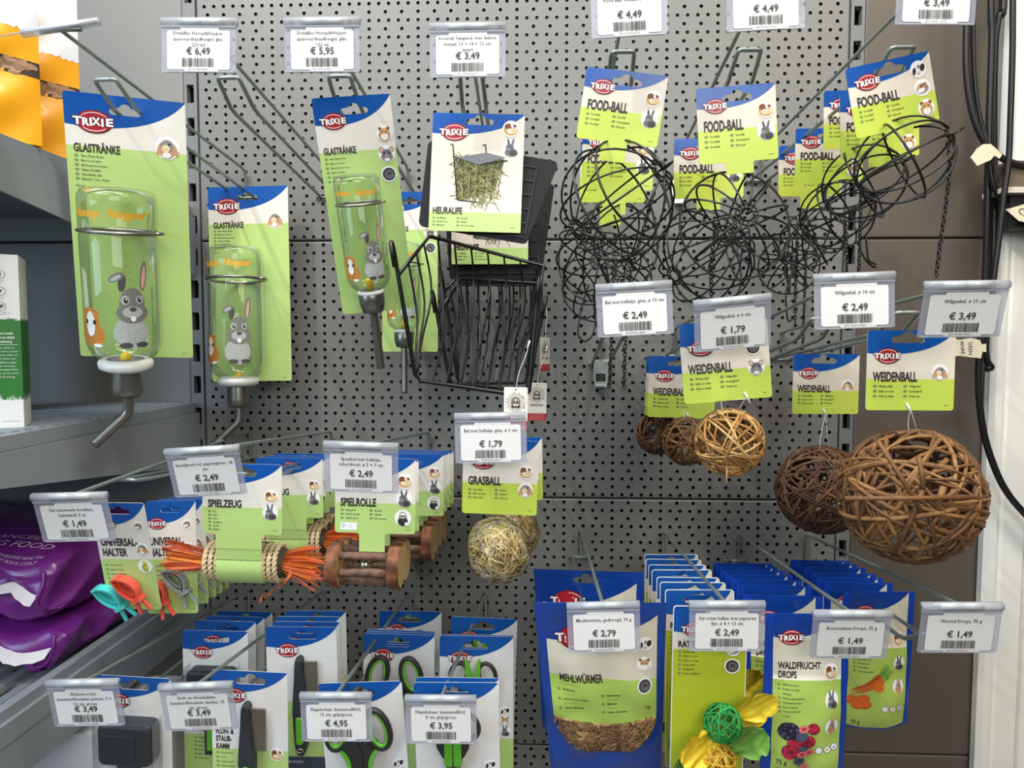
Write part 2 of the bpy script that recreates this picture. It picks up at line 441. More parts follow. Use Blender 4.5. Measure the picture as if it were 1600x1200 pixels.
def barcode(mb, x0, x1, z0, z1, mat, seed):
    r = random.Random(seed); x = x0; q = (x1 - x0) / 95
    while x < x1 - q:
        wd = q * r.choice((1, 1, 1, 2, 2, 3)); wd = min(wd, x1 - x)
        mb.flat([[(x, z0), (x + wd, z0), (x + wd, z1), (x, z1)]], -.00036, mat)
        x += wd + q * r.choice((1, 1, 2, 2))
TAGW, TAGH = .072, .051
def price_tag(lines, price, code, TL, TR, BL, label, d=None):
    """clear plastic flap holder hung on the arm's end with a printed paper in it"""
    if d is None:                                  # the depth at which the holder is 72 mm wide
        lo, hi = .2, .6
        for _ in range(30):
            mid = (lo + hi) / 2
            if (at(*TL, mid) - at(*TR, mid)).length > TAGW: lo = mid
            else: hi = mid
        d = lo
    a, b = at(*TL, d), at(*TR, d)
    # the flap leans back a little until its lower edge sits where it is seen
    k = min((q * .0005 for q in range(25)), key=lambda q: abs((a - at(*BL, d - q)).length - TAGH) + q * .15)
    c = at(*BL, d - k)
    X = basis((a + b) / 2, b - a, a - c)
    t = tag(empty('price_tag', X), label, 'price tag', 'price tags on the hook ends')
    m = MB()
    w_, h_ = TAGW, TAGH
    m.tube([(-w_ / 2, 0, -.004), (w_ / 2, 0, -.004)], .0040, ROLL, 12)
    m.plate([rrect(-w_ / 2, -h_, w_ / 2, -.0075, .0012, 2)], .0012, CLEARP, X=Matrix.Translation((0, -.0012, 0)))
    m.box((0, -.0006, -.0088), (w_, .0030, .0016), ROLL)
    m.box((0, -.0006, -h_ + .0008), (w_ * .9, .0026, .0014), ROLL)
    m.build('holder', t)
    m = MB()
    m.tube([(-.0195, 0, -.004), (-.0012, 0, -.004)], .0031, BARW, 10); m.tube([(.0012, 0, -.004), (.0195, 0, -.004)], .0031, BARW, 10)
    m.build('clip', t)
    m = MB()
    pw = .0302
    r = random.Random(code)
    out = rrect(-pw, -.0485, pw, -.0125, .0022, 3)
    m.plate([out], .0003, PAPER, X=Matrix.Translation((0, -.0018, 0)))
    tb = -.019 + r.random() * .004
    m.plate([[(tb, -.0126), (tb + .037, -.0126), (tb + .0365, -.0102), (tb + .0005, -.0102)][::-1]], .0003, PAPER, X=Matrix.Translation((0, -.0018, 0)))
    m.plate([[(tb + .004, -.0502), (tb + .036, -.0502), (tb + .0365, -.0483), (tb + .0035, -.0483)]], .0003, PAPER, X=Matrix.Translation((0, -.0018, 0)))
    pl = m.build('paper_label', t)
    m = MB()
    zt = -.0165 if len(lines) == 3 else -.0185 if len(lines) == 2 else -.0195
    for i, s in enumerate(lines):
        wt = text_geo(s, .0, 0, 1)[2] * .0029 / .70 * 1.0
        text(m, s, 0, zt - i * .0054, .0032, INKM, y=-.0022, sx=1.0 if wt < .054 else .054 / wt, align='C', bold=.014, res=1)
    text(m, price, 0, -.0345, .0062, INK, y=-.0022, sx=.98, align='C', bold=.022, res=3)
    text(m, code, 0, -.0490, .0019, INKL, y=-.0022, sx=1.1, align='C', res=1)
    m.build('lettering', pl)
    m = MB()
    barcode(m, -.0155, .0155, -.0460, -.0378, INK, code)
    o = m.build('barcode', pl); o.location = (0, -.0019, 0)
    return t

TAGS = [  # name lines, price, number under the bars, corners, words that single it out, hook base x, hook base height, extras
 (['Drinkfles Honey&Hopper,', 'spanveerdraadbeugel, glas,', '250 ml'], '€ 6,49', '4011905604466', (253, 27), (370, 28), (256, 113), 'clear price tag reading 6,49 at the end of the empty hook', -.290, .108, {}),
 (['Drinkfles Honey&Hopper,', 'spanveerdraadbeugel, glas,', '125 ml'], '€ 5,95', '4011905604459', (445, 27), (562, 26), (450, 114), 'clear price tag reading 5,95 above the small glass bottle', -.166, .108, {}),
 (['hooiruif, hangend, met deksel,', 'metaal, 13 × 18 × 12 cm,', 'zwart'], '€ 3,49', '4011905606097', (672, 36), (790, 34), (676, 122), 'clear price tag reading 3,49 above the black hay racks', -.042, .108, {}),
 (['Food Ball, metaal, ø 12 cm'], '€ 4,49', '4011905610214', (922, -28), (1042, -36), (929, 61), 'price tag reading 4,49 above the first column of wire balls', .122, .128, dict(plate=False)),
 (['Food Ball, metaal, ø 16 cm'], '€ 4,49', '4011905610221', (1134, -36), (1256, -43), (1140, 51), 'price tag reading 4,49 above the spiky wire ball', .246, .128, dict(plate=True)),
 (['Food Ball, metaal, ø 8 cm'], '€ 3,49', '4011905610207', (1403, -50), (1528, -50), (1409, 39), 'price tag reading 3,49 over the tilted food ball beside the black cables', .365, .128, {}),
 (['Bal met belletje, gras, ø 10 cm'], '€ 2,49', '4047974618257', (930, 444), (1049, 437), (932, 525), 'price tag reading 2,49 for a grass ball, in front of hanging wire balls', .130, -.148, dict(plate=True, prise=.060)),
 (['Wilgenbal, ø 6 cm'], '€ 1,79', '4011905619415', (1083, 469), (1204, 457), (1087, 550), 'price tag reading 1,79 covering the top of a willow ball card', .243, -.135, {}),
 (['Wilgenbal, ø 10 cm'], '€ 2,49', '4011905619422', (1271, 428), (1397, 423), (1272, 508), 'price tag reading 2,49 for a willow ball, below the black chains', .335, -.143, dict(plate=True, drop=.055, prise=.045)),
 (['Wilgenbal, ø 13 cm'], '€ 3,49', '4011905619439', (1446, 439), (1578, 437), (1443, 519), 'price tag reading 3,49 above the largest willow ball', .405, -.140, dict(prise=.034)),
 (['Set universele houders,', 'kunststof, 2 st.'], '€ 1,49', '4011905606912', (49, 771), (165, 768), (56, 845), 'price tag reading 1,49 in front of the purple bags', -.420, -.297, dict(up=.004)),
 (['Speelgoed rol, papiergaren, 18', 'cm'], '€ 2,49', '4011905061887', (257, 701), (372, 694), (266, 777), 'price tag reading 2,49 above the rope roll with orange tassels', -.290, -.297, dict(up=.012)),
 (['Speelrol met belletje,', 'schorshout, ø 5 × 7 cm'], '€ 2,49', '4011905619644', (506, 688), (622, 692), (503, 766), 'price tag reading 2,49 above the bark wood rolls', -.136, -.297, dict(up=.012)),
 (['Bal met belletje, gras, ø 6 cm'], '€ 1,79', '4047974618219', (710, 645), (822, 643), (714, 724), 'price tag reading 1,79 above the dried grass balls', -.012, -.262, {}),
 (['Slickerborstel,', 'kunststof/metalen pinnen, 7 ×', '13 cm, groen'], '€ 3,49', '4011905062884', (72, 1062), (184, 1060), (77, 1133), 'price tag reading 3,49 beside the dark slicker brush', -.427, -.552, dict(up=.006)),
 (['Stof- en vlooienkam,', 'kunststof/metalen tanden, 15', 'cm, groen'], '€ 3,49', '4011905062877', (248, 1068), (362, 1064), (255, 1141), 'price tag reading 3,49 in front of the flea comb card', -.305, -.552, dict(up=.010)),
 (['Nagelschaar, kunststof/RVS,', '13 cm, grijs/groen'], '€ 4,95', '4011905062808', (469, 1081), (580, 1081), (472, 1157), 'price tag reading 4,95 in front of the larger nail scissors', -.167, -.552, {}),
 (['Nagelschaar, kunststof/RVS,', '8 cm, grijs/groen'], '€ 3,95', '4011905062853', (633, 1085), (744, 1086), (636, 1160), 'price tag reading 3,95 in front of the smaller nail scissors', -.047, -.552, {}),
 (['Meelwormen, gedroogd, 70 g'], '€ 2,79', '4011905607824', (885, 941), (999, 938), (889, 1020), 'price tag reading 2,79 in front of the mealworm pouch', .101, -.450, {}),
 (['Set rotan ballen met papieren', 'lint, ø 4 × 13 cm'], '€ 2,49', '4011905619125', (1077, 938), (1195, 938), (1079, 1016), 'price tag reading 2,49 on top of the rattan ball card', .229, -.450, {}),
 (['Bosvruchten Drops, 75 g'], '€ 1,49', '4047974602052', (1271, 953), (1394, 953), (1269, 1027), 'price tag reading 1,49 between the berry drops and carrot drops bags', .345, -.452, {}),
 (['Wortel Drops, 75 g'], '€ 1,49', '4011905602219', (1441, 941), (1567, 941), (1439, 1018), 'price tag reading 1,49 sticking out alone before the white frame', .448, -.452, dict(reach=.36)),
]
HOOKWORD = ['empty steel hook with no goods on its prong', 'steel hook carrying the small glass bottles', 'steel hook carrying the black hay racks', 'steel hook carrying the first wire food balls', 'steel hook carrying the two spiky food balls', 'steel hook carrying the row of five food balls', 'empty steel hook behind the hanging chains', 'steel hook carrying the three smallest willow balls', 'steel hook carrying the medium willow ball', 'steel hook carrying the largest willow ball', 'steel hook carrying the plastic clip cards', 'steel hook carrying the rope rolls', 'steel hook carrying the bark wood rolls', 'steel hook carrying the dried grass balls', 'steel hook carrying the slicker brush cards', 'steel hook carrying the flea comb cards', 'steel hook carrying the larger nail scissors', 'steel hook carrying the smaller nail scissors', 'steel hook carrying the mealworm pouches', 'steel hook carrying the rattan ball cards', 'steel hook carrying the berry drops bags', 'steel hook carrying the carrot drops bags']
for (ln, prc, code, TL, TR, BL, lab, xb, zb, ex), hw in zip(TAGS, HOOKWORD):
    pt = price_tag(ln, prc, code, TL, TR, BL, lab)
    tip = pt.matrix_basis @ Vector((0, 0, -.004))
    hook(hw, xb, zb, tip, **ex)
# the hook of the large bottles, whose empty tag is turned edge-on
hook('steel hook carrying the large glass bottles', -.419, .108, at(95, 47, .43))
t = tag(empty('price_tag', basis(at(95, 43, .43), Vector((.97, .08, .17)), Vector((-.50, .79, .355)))), 'tilted price tag seen edge-on in front of the yellow bags', 'price tag', 'price tags on the hook ends')
m = MB(); m.tube([(-.036, 0, 0), (.036, 0, 0)], .004, ROLL, 12)
m.plate([rrect(-.036, -.051, .036, -.0035, .0012, 2)], .0012, CLEARP, X=Matrix.Translation((0, -.0012, 0))); m.build('holder', t)
m = MB(); m.tube([(-.0195, 0, 0), (.0195, 0, 0)], .0031, BARW, 10); m.build('clip', t)
m = MB(); m.plate([rrect(-.030, -.048, .030, -.010, .002, 2)], .0003, PAPER, X=Matrix.Translation((0, -.0018, 0))); m.build('paper_label', t)
# ------------------------------------------------------------------ printed cards
BLUE = M('print_blue', (16, 80, 160), .28)
BEIGE = M('print_white', (228, 222, 212), .38)
GREEN = M('print_green', (182, 210, 126), .36)
RED = M('logo_red', (172, 30, 40), .35)
REDD = M('logo_dark_red', (92, 18, 24), .4)
WHITE = M('print_pure_white', (242, 242, 242), .4)
BROWN = M('print_dark_brown', (52, 44, 40), .5)
GREYG = M('print_grey_green', (120, 140, 84), .5)
KRAFT = M('card_back', (176, 158, 138), .7)
CARDW = M('card_back_white', (224, 224, 222), .6)
ANC = {'cream': (232, 205, 160), 'brown': (128, 72, 38), 'white': (240, 236, 230), 'black': (38, 36, 38), 'grey': (104, 104, 108), 'mid': (142, 134, 130), 'pink': (222, 172, 156), 'tan': (196, 148, 108), 'dark': (62, 60, 56), 'gold': (206, 160, 96), 'yellow': (214, 206, 40), 'green': (150, 180, 60)}
def AC(k): return M('fur_' + k, ANC[k], .6)

def animal(mb, kind, cx, cz, r, y=-.0003):
    """small printed animal portrait in a pale disc"""
    st = [0]
    def e(dx, dz, a, b, c, rot=0.0, n=16):
        st[0] += 1
        mb.flat([ell(cx + dx * r, cz + dz * r, a * r, b * r, n, rot)], y - .00006 * st[0], c)
    e(0, 0, 1, 1, WHITE, n=24)
    eye = AC('black')
    if kind == 'guinea':
        e(0, -.12, .86, .70, AC('gold')); e(.12, -.02, .62, .58, AC('white')); e(-.38, .30, .40, .34, AC('brown'), .4); e(.44, .36, .22, .16, AC('brown'), -.5); e(.28, -.22, .44, .36, AC('cream')); e(.02, .12, .08, .09, eye); e(.42, .08, .06, .08, eye); e(.32, -.20, .10, .07, AC('pink'))
    elif kind == 'rabbit':
        e(.06, -.50, .74, .46, AC('grey')); e(-.26, .62, .13, .46, AC('grey'), .22); e(.22, .64, .13, .46, AC('grey'), -.22); e(-.24, .60, .06, .34, AC('dark'), .22); e(-.10, .05, .46, .42, AC('grey')); e(-.30, -.12, .26, .22, AC('mid')); e(-.20, .14, .07, .07, eye); e(.28, -.55, .40, .28, AC('dark'))
    elif kind == 'lop':
        e(0, -.42, .66, .50, AC('tan')); e(-.58, -.10, .22, .60, AC('tan'), -.35); e(.62, -.12, .22, .60, AC('tan'), .35); e(0, .18, .56, .52, AC('mid')); e(-.12, -.06, .34, .34, AC('cream')); e(.20, .32, .11, .11, eye); e(-.10, -.10, .10, .07, AC('pink')); e(-.05, -.62, .36, .26, AC('white'))
    elif kind == 'hamster':
        e(0, -.24, .76, .70, AC('tan')); e(-.50, .56, .24, .26, AC('tan'), .5); e(.50, .56, .24, .26, AC('tan'), -.5); e(-.50, .58, .13, .15, AC('dark'), .5); e(.50, .58, .13, .15, AC('dark'), -.5); e(0, .18, .56, .46, AC('gold')); e(0, -.40, .48, .42, AC('white')); e(-.24, .20, .09, .10, eye); e(.24, .20, .09, .10, eye); e(0, -.02, .10, .08, AC('pink'))
    elif kind == 'chinchilla':
        e(0, -.36, .74, .56, AC('mid')); e(-.56, .46, .30, .38, AC('mid'), .4); e(.56, .46, .30, .38, AC('mid'), -.4); e(-.56, .44, .19, .27, AC('pink'), .4); e(.56, .44, .19, .27, AC('pink'), -.4); e(0, .05, .54, .50, AC('grey')); e(0, -.26, .34, .28, AC('mid')); e(-.28, .12, .10, .11, eye); e(.28, .12, .10, .11, eye); e(0, -.16, .08, .06, AC('pink')); e(0, -.66, .34, .18, AC('white'))
    elif kind == 'degu':
        e(0, 0, .84, .84, AC('dark'), n=11); e(.05, -.06, .56, .54, AC('grey')); e(.06, -.04, .32, .32, AC('dark')); e(-.10, .18, .08, .08, eye); e(.20, .16, .08, .08, eye); e(.05, -.20, .12, .08, AC('tan'))
    elif kind == 'rat':
        e(0, -.10, .72, .70, AC('dark'), .5); e(.12, -.44, .58, .40, AC('white')); e(-.32, .42, .30, .26, AC('grey'), .6); e(.10, .10, .36, .34, AC('grey')); e(.20, .14, .10, .10, eye); e(-.12, -.14, .26, .22, AC('tan'))
    elif kind == 'spotrat':
        e(0, -.05, .72, .70, AC('white')); e(.52, .10, .30, .46, AC('black'), -.3); e(-.55, -.20, .22, .44, AC('black'), -.2); e(-.02, -.50, .18, .22, AC('pink')); e(.06, .30, .24, .16, AC('mid')); e(.04, .06, .07, .07, eye)
    elif kind == 'dwarf':
        e(0, -.16, .80, .56, AC('mid'), .2); e(-.10, .18, .62, .36, AC('tan'), .35); e(-.2, -.30, .50, .26, AC('white'), .2); e(-.12, .10, .09, .09, eye); e(.42, .38, .18, .2, AC('tan')); e(.1, .32, .5, .07, AC('dark'), .3)
    elif kind == 'ferret':
        e(0, -.42, .62, .56, AC('black')); e(0, .22, .46, .54, AC('dark')); e(0, .30, .38, .36, AC('white')); e(-.16, .24, .13, .12, AC('dark')); e(.16, .24, .13, .12, AC('dark')); e(0, .06, .10, .12, AC('tan')); e(.5, -.7, .3, .22, AC('white'))
    elif kind == 'budgie':
        e(0, -.30, .42, .60, AC('green'), .25); e(.02, .30, .34, .36, AC('yellow')); e(-.08, .56, .18, .24, AC('yellow'), .5); e(.10, .22, .08, .08, eye); e(-.10, .08, .12, .1, AC('dark')); e(.12, -.2, .18, .34, AC('yellow'), .25)
    elif kind == 'longrabbit':
        e(.05, -.45, .62, .52, AC('tan')); e(-.05, .66, .14, .52, AC('tan'), .1); e(.26, .60, .13, .48, AC('tan'), -.2); e(.06, .05, .44, .40, AC('mid')); e(-.1, -.12, .24, .2, AC('tan')); e(.0, .14, .07, .07, eye)

def logo(parent, cx, cz, w_, y=-.0004):
    """red oval badge with white capitals, two thin white arcs and a dark outline"""
    m = MB(); h = w_ * .50
    m.flat([ell(cx + w_ * .01, cz, w_ * .425, h * .575, 32)], y, REDD)
    m.flat([ell(cx, cz + h * .01, w_ * .400, h * .535, 32)], y - .00008, RED)
    for a0, a1 in ((35, 150), (222, 318)):
        o = [(cx + w_ * .355 * math.cos(math.radians(a)), cz + h * .470 * math.sin(math.radians(a))) for a in range(a0, a1 + 1, 8)]
        i = [(cx + w_ * .345 * math.cos(math.radians(a)), cz + h * .433 * math.sin(math.radians(a))) for a in range(a0, a1 + 1, 8)]
        m.flat([o + i[::-1]], y - .00014, WHITE)
    hs = h * .365
    xs = [-.455, -.275, -.095, .062, .155, .325]; ws = [.18, .175, .10, .17, .085, .15]
    for ch, x_, wd, dz in zip('TRIXIE', (-.48, -.285, -.115, -.035, .155, .265), (.20, .185, .070, .185, .065, .18), (.02, -.02, .0, .03, -.01, .03)):
        for bold, yy, mat, ex in ((.10, -.0002, REDD, .010), (.042, -.0003, WHITE, 0)):
            text(m, ch, cx + (x_ - ex) * w_, cz - hs * .52 + dz * h, hs, mat, y=y + yy, width=(wd + ex * 2) * w_, bold=bold, res=2)
    return m.build('logo', parent)

def euro(cx, zt, k=1.0):
    """hang slot with a rounded bump in the middle of its upper edge; zt is the slot's centre height"""
    a, b, r = .0160 * k, .0034 * k, .0064 * k
    return arc(cx - a + b, zt, b, 90, 270, 5) + arc(cx + a - b, zt, b, -90, 90, 5) + arc(cx, zt + b * .6, r, 20, 160, 8)
def ins(loop): return loop
def bluepoly(W, H, bl, r, run=1.0, dip=1.18):
    low = bez((0, -bl), (W * .42, -bl * dip), (W * .80, -bl * .92), (W * run, -.0006 if run >= 1 else 0), 14)
    return arc(r, -r, r, 180, 90, 4) + ([(W - r, 0)] if run >= 1 else []) + [(x, min(0, z)) for x, z in low[::-1]]
def card(parent, W, H, bl, title, tz, th, gz, lines, pics, lw=.36, lx=None, lz=None, r=.003, hole=None, neck=None, tw=None, cols=1, lh=.0016, lsp=.0045, ltop=None, lx0=None, back=None, green=None, col2=.50, extra=None, blue=None, run=1.0, code=None, hk=1.0, dip=1.18, white=None):
    """hang card: blue head with a curved edge, pale band, green foot, badge, title, small lines, animal portraits"""
    m = MB(); back = back or KRAFT
    hx, hz = hole if hole else (W * .5, -.009)
    hl = euro(hx, hz, hk)
    outl = [(W - r, 0)] + arc(r, -r, r, 90, 180, 4)
    out = arc(W - r, -r, r, 0, 90, 4) + arc(r, -r, r, 90, 180, 4) + arc(r, -H + r, r, 180, 270, 4)
    if neck:
        a, b, L, nr = neck
        out += [(a - nr, -H)] + [(a - nr + nr * math.sin(q), -H - nr + nr * math.cos(q)) for q in (math.pi / 8, math.pi / 4, math.pi * 3 / 8)] + [(a, -H - nr), (a, -H - L), (b, -H - L), (b, -H - nr)] + [(b + nr - nr * math.cos(q) if False else b + nr * (1 - math.cos(q)), -H - nr + nr * math.sin(q)) for q in (math.pi / 8, math.pi / 4, math.pi * 3 / 8)] + [(b + nr, -H)]
    out += arc(W - r, -H + r, r, 270, 360, 4)
    m.plate([out, hl[::-1]], .0006, white or BEIGE, back)
    m.flat([bluepoly(W, H, bl, r, run, dip), hl], -.00010, blue or BLUE)
    if gz is not None:
        g = [(0, -gz), (0, -H + r)] + arc(r, -H + r, r, 180, 270, 4)[1:]
        i0 = out.index((a - nr, -H)) if neck else None
        if neck: g += out[i0:out.index((b + nr, -H)) + 1]
        g += arc(W - r, -H + r, r, 270, 360, 4) + [(W, -gz)]
        m.flat([g], -.00010, green or GREEN)
    c = m.build('card', parent)
    if lw:
        logo(c, lx if lx is not None else W * .25, -(lz if lz is not None else bl * .80), lw * W)
    m = MB()
    x0 = lx0 if lx0 is not None else W * .06
    if title:
        for i, s in enumerate(title if isinstance(title, list) else [title]):
            text(m, s, x0, -tz - i * th * 1.42, th, BROWN, y=-.0004, sx=.60, bold=.034, res=3, width=(tw if not isinstance(title, list) else None))
    if lines:
        zt = ltop if ltop is not None else (tz + th * .9)
        per = math.ceil(len(lines) / cols)
        for i, s in enumerate(lines):
            cx_, rr = x0 + (i // per) * (W * col2 - x0), i % per
            z = -zt - rr * lsp
            m.flat([ell(cx_ + lh * 1.0, z + lh * .5, lh * 1.0, lh * .65, 10)], -.0003, GREYG)
            text(m, s, cx_ + lh * 2.9, z, lh, BROWN, y=-.0004, sx=.92, bold=.014, res=1)
    if m.v: m.build('lettering', c)
    if code:
        m = MB(); text(m, code, W * .94, -H + .0045, .0013, BROWN, y=-.0004, sx=.9, align='R', shear=.2, res=1); m.build('article_number', c)
    for kind, px, pz, pr in pics or []:
        m = MB(); animal(m, kind, px, -pz, pr); m.build('animal_picture', c)
    return c
def place(thing, u, v, d, roll=0.0, yaw=0.0, pitch=0.0):
    """stand a thing's origin at a point, turned by small angles"""
    thing.matrix_basis = Matrix.Translation(at(u, v, d)) @ Matrix.Rotation(math.radians(yaw), 4, 'Z') @ Matrix.Rotation(math.radians(pitch), 4, 'X') @ Matrix.Rotation(math.radians(roll), 4, 'Y')
    return thing

# ------------------------------------------------------------------ glass drinking bottles
GLASS = clear('bottle_glass', (251, 252, 251), (228, 233, 226), .16, .03)
CHROME = M('brushed_steel', (150, 146, 140), .34, metal=.95)
WCAP = M('white_ring', (238, 238, 236), .35)
YEL = M('yellow_float', (238, 196, 20), .4)
ORANGE = M('orange_print', (238, 164, 26), .5)
def curved_print(R, x, z):
    """wrap flat print round a bottle of radius R whose axis is local z"""
    a = x / R
    return (R * math.sin(a), -R * math.cos(a), z)
def wrapped(mb, src, R, X=None):
    # src holds flat print in (x, y, z); its y sets the lift from the glass
    src.v = [curved_print(R - p[1], p[0] * R / (R - p[1]) if False else p[0], p[2]) for p in src.v]
    for i, mt in enumerate(src.mats):
        mb.add(src.v, [f for f, k in zip(src.f, src.m) if k == i], mt, X)
def fine(mb, step):
    """cut long faces of a flat print into strips so that it can bend"""
    bm = bmesh.new(); vv = [bm.verts.new(p) for p in mb.v]
    for f, k in zip(mb.f, mb.m):
        try: bm.faces.new([vv[i] for i in f]).material_index = k
        except ValueError: pass
    xs = [p[0] for p in mb.v]
    x = math.floor(min(xs) / step) * step
    while x < max(xs):
        bmesh.ops.bisect_plane(bm, geom=bm.verts[:] + bm.edges[:] + bm.faces[:], plane_co=(x, 0, 0), plane_no=(1, 0, 0)); x += step
    bm.verts.index_update()
    mb.v = [tuple(v.co) for v in bm.verts]; mb.f = [[v.index for v in f.verts] for f in bm.faces]
    mb.m = [f.material_index for f in bm.faces]; mb.s = [False] * len(mb.f); bm.free()
def bottle(root, X, R, L, spout, small=False):
    """upside-down glass bottle: closed domed top, groove for the steel clamp, print, shoulder, neck ring, steel cap and spout"""
    k = R / .036
    m = MB()
    prof = [(0, L), (R * .55, L - .001 * k), (R * .90, L - .0035 * k), (R * .985, L - .009 * k), (R, L - .016 * k), (R, L * .775), (R * .965, L * .765), (R * .955, L * .755), (R * .965, L * .745), (R, L * .735), (R, L * .16), (R * .97, L * .11), (R * .86, L * .055), (R * .62, L * .015), (R * .50, 0), (R * .50, -.004 * k)]
    m.lathe(prof, GLASS, 40, X)
    inner = [(0, L - .006 * k), (R * .80, L - .009 * k), (R * .90, L - .018 * k), (R * .90, L * .20), (R * .86, L * .12), (R * .55, L * .035)]
    b = m.build('glass_bottle', root)
    m = MB()
    ring = [(R * 1.005 * math.cos(a), R * 1.005 * math.sin(a), L * .755) for a in (2 * math.pi * i / 36 for i in range(36))]
    m.tube(ring, .0020 * k, CHROME, 7, True, X)
    m.tube([(R * 1.0, -R * .25, L * .755), (R * 1.12, -R * .1, L * .757), (R * 1.10, R * .2, L * .755)], .0018 * k, CHROME, 6, False, X)
    m.build('steel_clamp', root)
    m = MB()
    if not small:
        m.lathe([(R * .50, .004 * k), (R * .70, .003 * k), (R * .74, .0 * k), (R * .72, -.005 * k), (R * .55, -.008 * k), (R * .42, -.008 * k)], WCAP, 32, X)
    else:
        m.lathe([(R * .50, .002 * k), (R * .60, .001 * k), (R * .61, -.003 * k), (R * .50, -.004 * k)], WCAP, 28, X)
    m.build('neck_ring', root)
    m = MB()
    if not small: m.lathe([(R * .40, -.006 * k), (R * .41, -.026 * k), (R * .40, -.033 * k), (R * .34, -.036 * k), (R * .15, -.036 * k), (0, -.036 * k)], CHROME, 28, X)
    else: m.lathe([(R * .55, -.002 * k), (R * .59, -.004 * k), (R * .57, -.022 * k), (R * .46, -.034 * k), (R * .14, -.036 * k), (0, -.036 * k)], CHROME, 28, X)
    m.build('steel_cap', root)
    m = MB()
    m.tube(smooth_path(spout, 6), [.0052 * k if not small else .0068 * k] * (6 * (len(spout) - 1) + 1), CHROME, 12, False, X)
    m.build('drinking_spout', root)
    m = MB()
    m.lathe([(0, .012 * k), (.004 * k, .0095 * k), (.0062 * k, .004 * k), (.005 * k, .0), (0, -.002 * k)] if not small else [(0, .022 * k), (.0055 * k, .021 * k), (.0062 * k, .018 * k), (.0062 * k, -.001 * k), (0, -.001 * k)], YEL, 14, X)
    m.build('float', root)
    # print on the glass
    m = MB(); s = MB()
    text(s, 'Honey  Hopper', -R * .05, L * .835, .0086 * k, ORANGE, y=-.0005, sx=.95, align='C', shear=.32, bold=.032, res=2)
    fine(s, R * .12); wrapped(m, s, R, X)
    s = MB()
    for i in range(7): s.flat([rrect(R * .30, L * (.62 - i * .038), R * .30 + .006 * k * (1.3 if i % 2 else .8), L * (.62 - i * .038) + .0005, .0002, 1)], -.0004, GREYG)
    text(s, '300', R * .02, L * .57, .0022 * k, GREYG, y=-.0004, res=1)
    fine(s, R * .12); wrapped(m, s, R, X)
    m.build('lettering', b, X=None)
    m = MB()
    def pr(fn):
        s_ = MB(); fn(s_); fine(s_, R * .15); wrapped(m, s_, R, X)
    q = R
    G1, G2, G3, BK, WH = M('rabbit_grey', (128, 128, 124), .6, var=.25, scale=700), M('rabbit_light', (186, 192, 190), .6, var=.25, scale=900), M('rabbit_dark', (70, 70, 70), .6), AC('black'), WHITE
    GO, GB = M('guinea_orange', (204, 130, 44), .6, var=.25, scale=900), AC('pink')
    cx, cz = q * .40, L * .33
    def rab(s_):
        n = [0]
        def e(dx, dz, a, b_, c, rot=0.0, nn=18):
            n[0] += 1; s_.flat([ell(cx + dx * q, cz + dz * q, a * q, b_ * q, nn, rot)], -.0004 - n[0] * .00004, c)
        e(.02, -.60, .46, .46, G2); e(-.16, .80, .10, .26, G3, -.1); e(-.30, .94, .22, .11, G1, .55); e(-.30, .93, .15, .05, G2, .55); e(.40, .98, .10, .42, G1, -.12); e(.40, .95, .05, .32, GB, -.12)
        e(.08, .20, .33, .46, G1); e(.08, -.04, .42, .28, G1); e(-.10, .32, .11, .13, G2); e(.27, .33, .10, .12, G2); e(-.08, .31, .055, .08, BK); e(.27, .33, .05, .075, BK); e(-.065, .34, .02, .025, WH); e(.285, .36, .02, .025, WH); e(.08, -.02, .26, .16, G2); e(.09, .06, .09, .06, G3); e(.09, -.20, .07, .08, WH)
        e(-.20, -.70, .16, .24, G2, .2); e(.26, -.70, .16, .24, G2, -.2); e(-.12, -.95, .17, .08, G3); e(.30, -.94, .16, .08, G3)
    pr(rab)
    cx2, cz2 = -q * .72, L * .235
    def gui(s_):
        n = [0]
        def e(dx, dz, a, b_, c, rot=0.0, nn=16):
            n[0] += 1; s_.flat([ell(cx2 + dx * q, cz2 + dz * q, a * q, b_ * q, nn, rot)], -.0004 - n[0] * .00004, c)
        e(.0, 0, .34, .55, GO); e(.06, -.22, .42, .34, GO); e(-.22, .42, .10, .08, GO); e(.22, .40, .11, .08, GO); e(.02, .08, .17, .36, M('guinea_white', (226, 226, 220), .6)); e(-.13, .14, .05, .07, BK); e(.17, .14, .05, .07, BK); e(.02, -.12, .14, .12, WH); e(.24, -.50, .14, .05, WH)
    pr(gui)
    m.build('animal_print', b)

def big_bottle(label):
    W, H = .121, .290
    t = tag(empty('glass_water_bottle'), label, 'water bottle', 'small animal water bottles')
    card(t, W, H, .033, 'GLASTRÄNKE', .0610, .0085, .055, ['Glass Water Bottle', 'Biberon en verre', 'Abbeveratoio in vetro', 'Glazen Drinkfles', 'Vattenflaska Glas', 'Bebedero Tubo Cristal'], [('lop', .101, .050, .0125)], lw=.35, lx=.029, lz=.0290, hole=(.060, -.0165), tw=.046, lh=.0022, lsp=.0049, ltop=.0665, back=CARDW, code='#60446', hk=1.0)
    X = Matrix.Translation((.0570, -.040, -.288))
    text_m = MB(); text(text_m, '500 ml', W * .06, -.0985, .0024, BROWN, y=-.0004, sx=.9, bold=.01, res=1); text_m.build('volume_print', t.children[0])
    bottle(t, X, .0385, .192, [(0, 0, -.034), (0, 0, -.054), (-.003, -.001, -.062), (-.012, -.004, -.071), (-.035, -.012, -.094)])
    return t
b1 = big_bottle('large glass water bottle with printed rabbit, nearest the yellow bags')
b1.matrix_basis, _w, _h = quad(.345, (97, 141), (279.5, 160), (286, 581), (119, 579))
b2 = copy_tree(b1)
b2['label'] = 'large glass water bottle hanging back by the slotted upright'
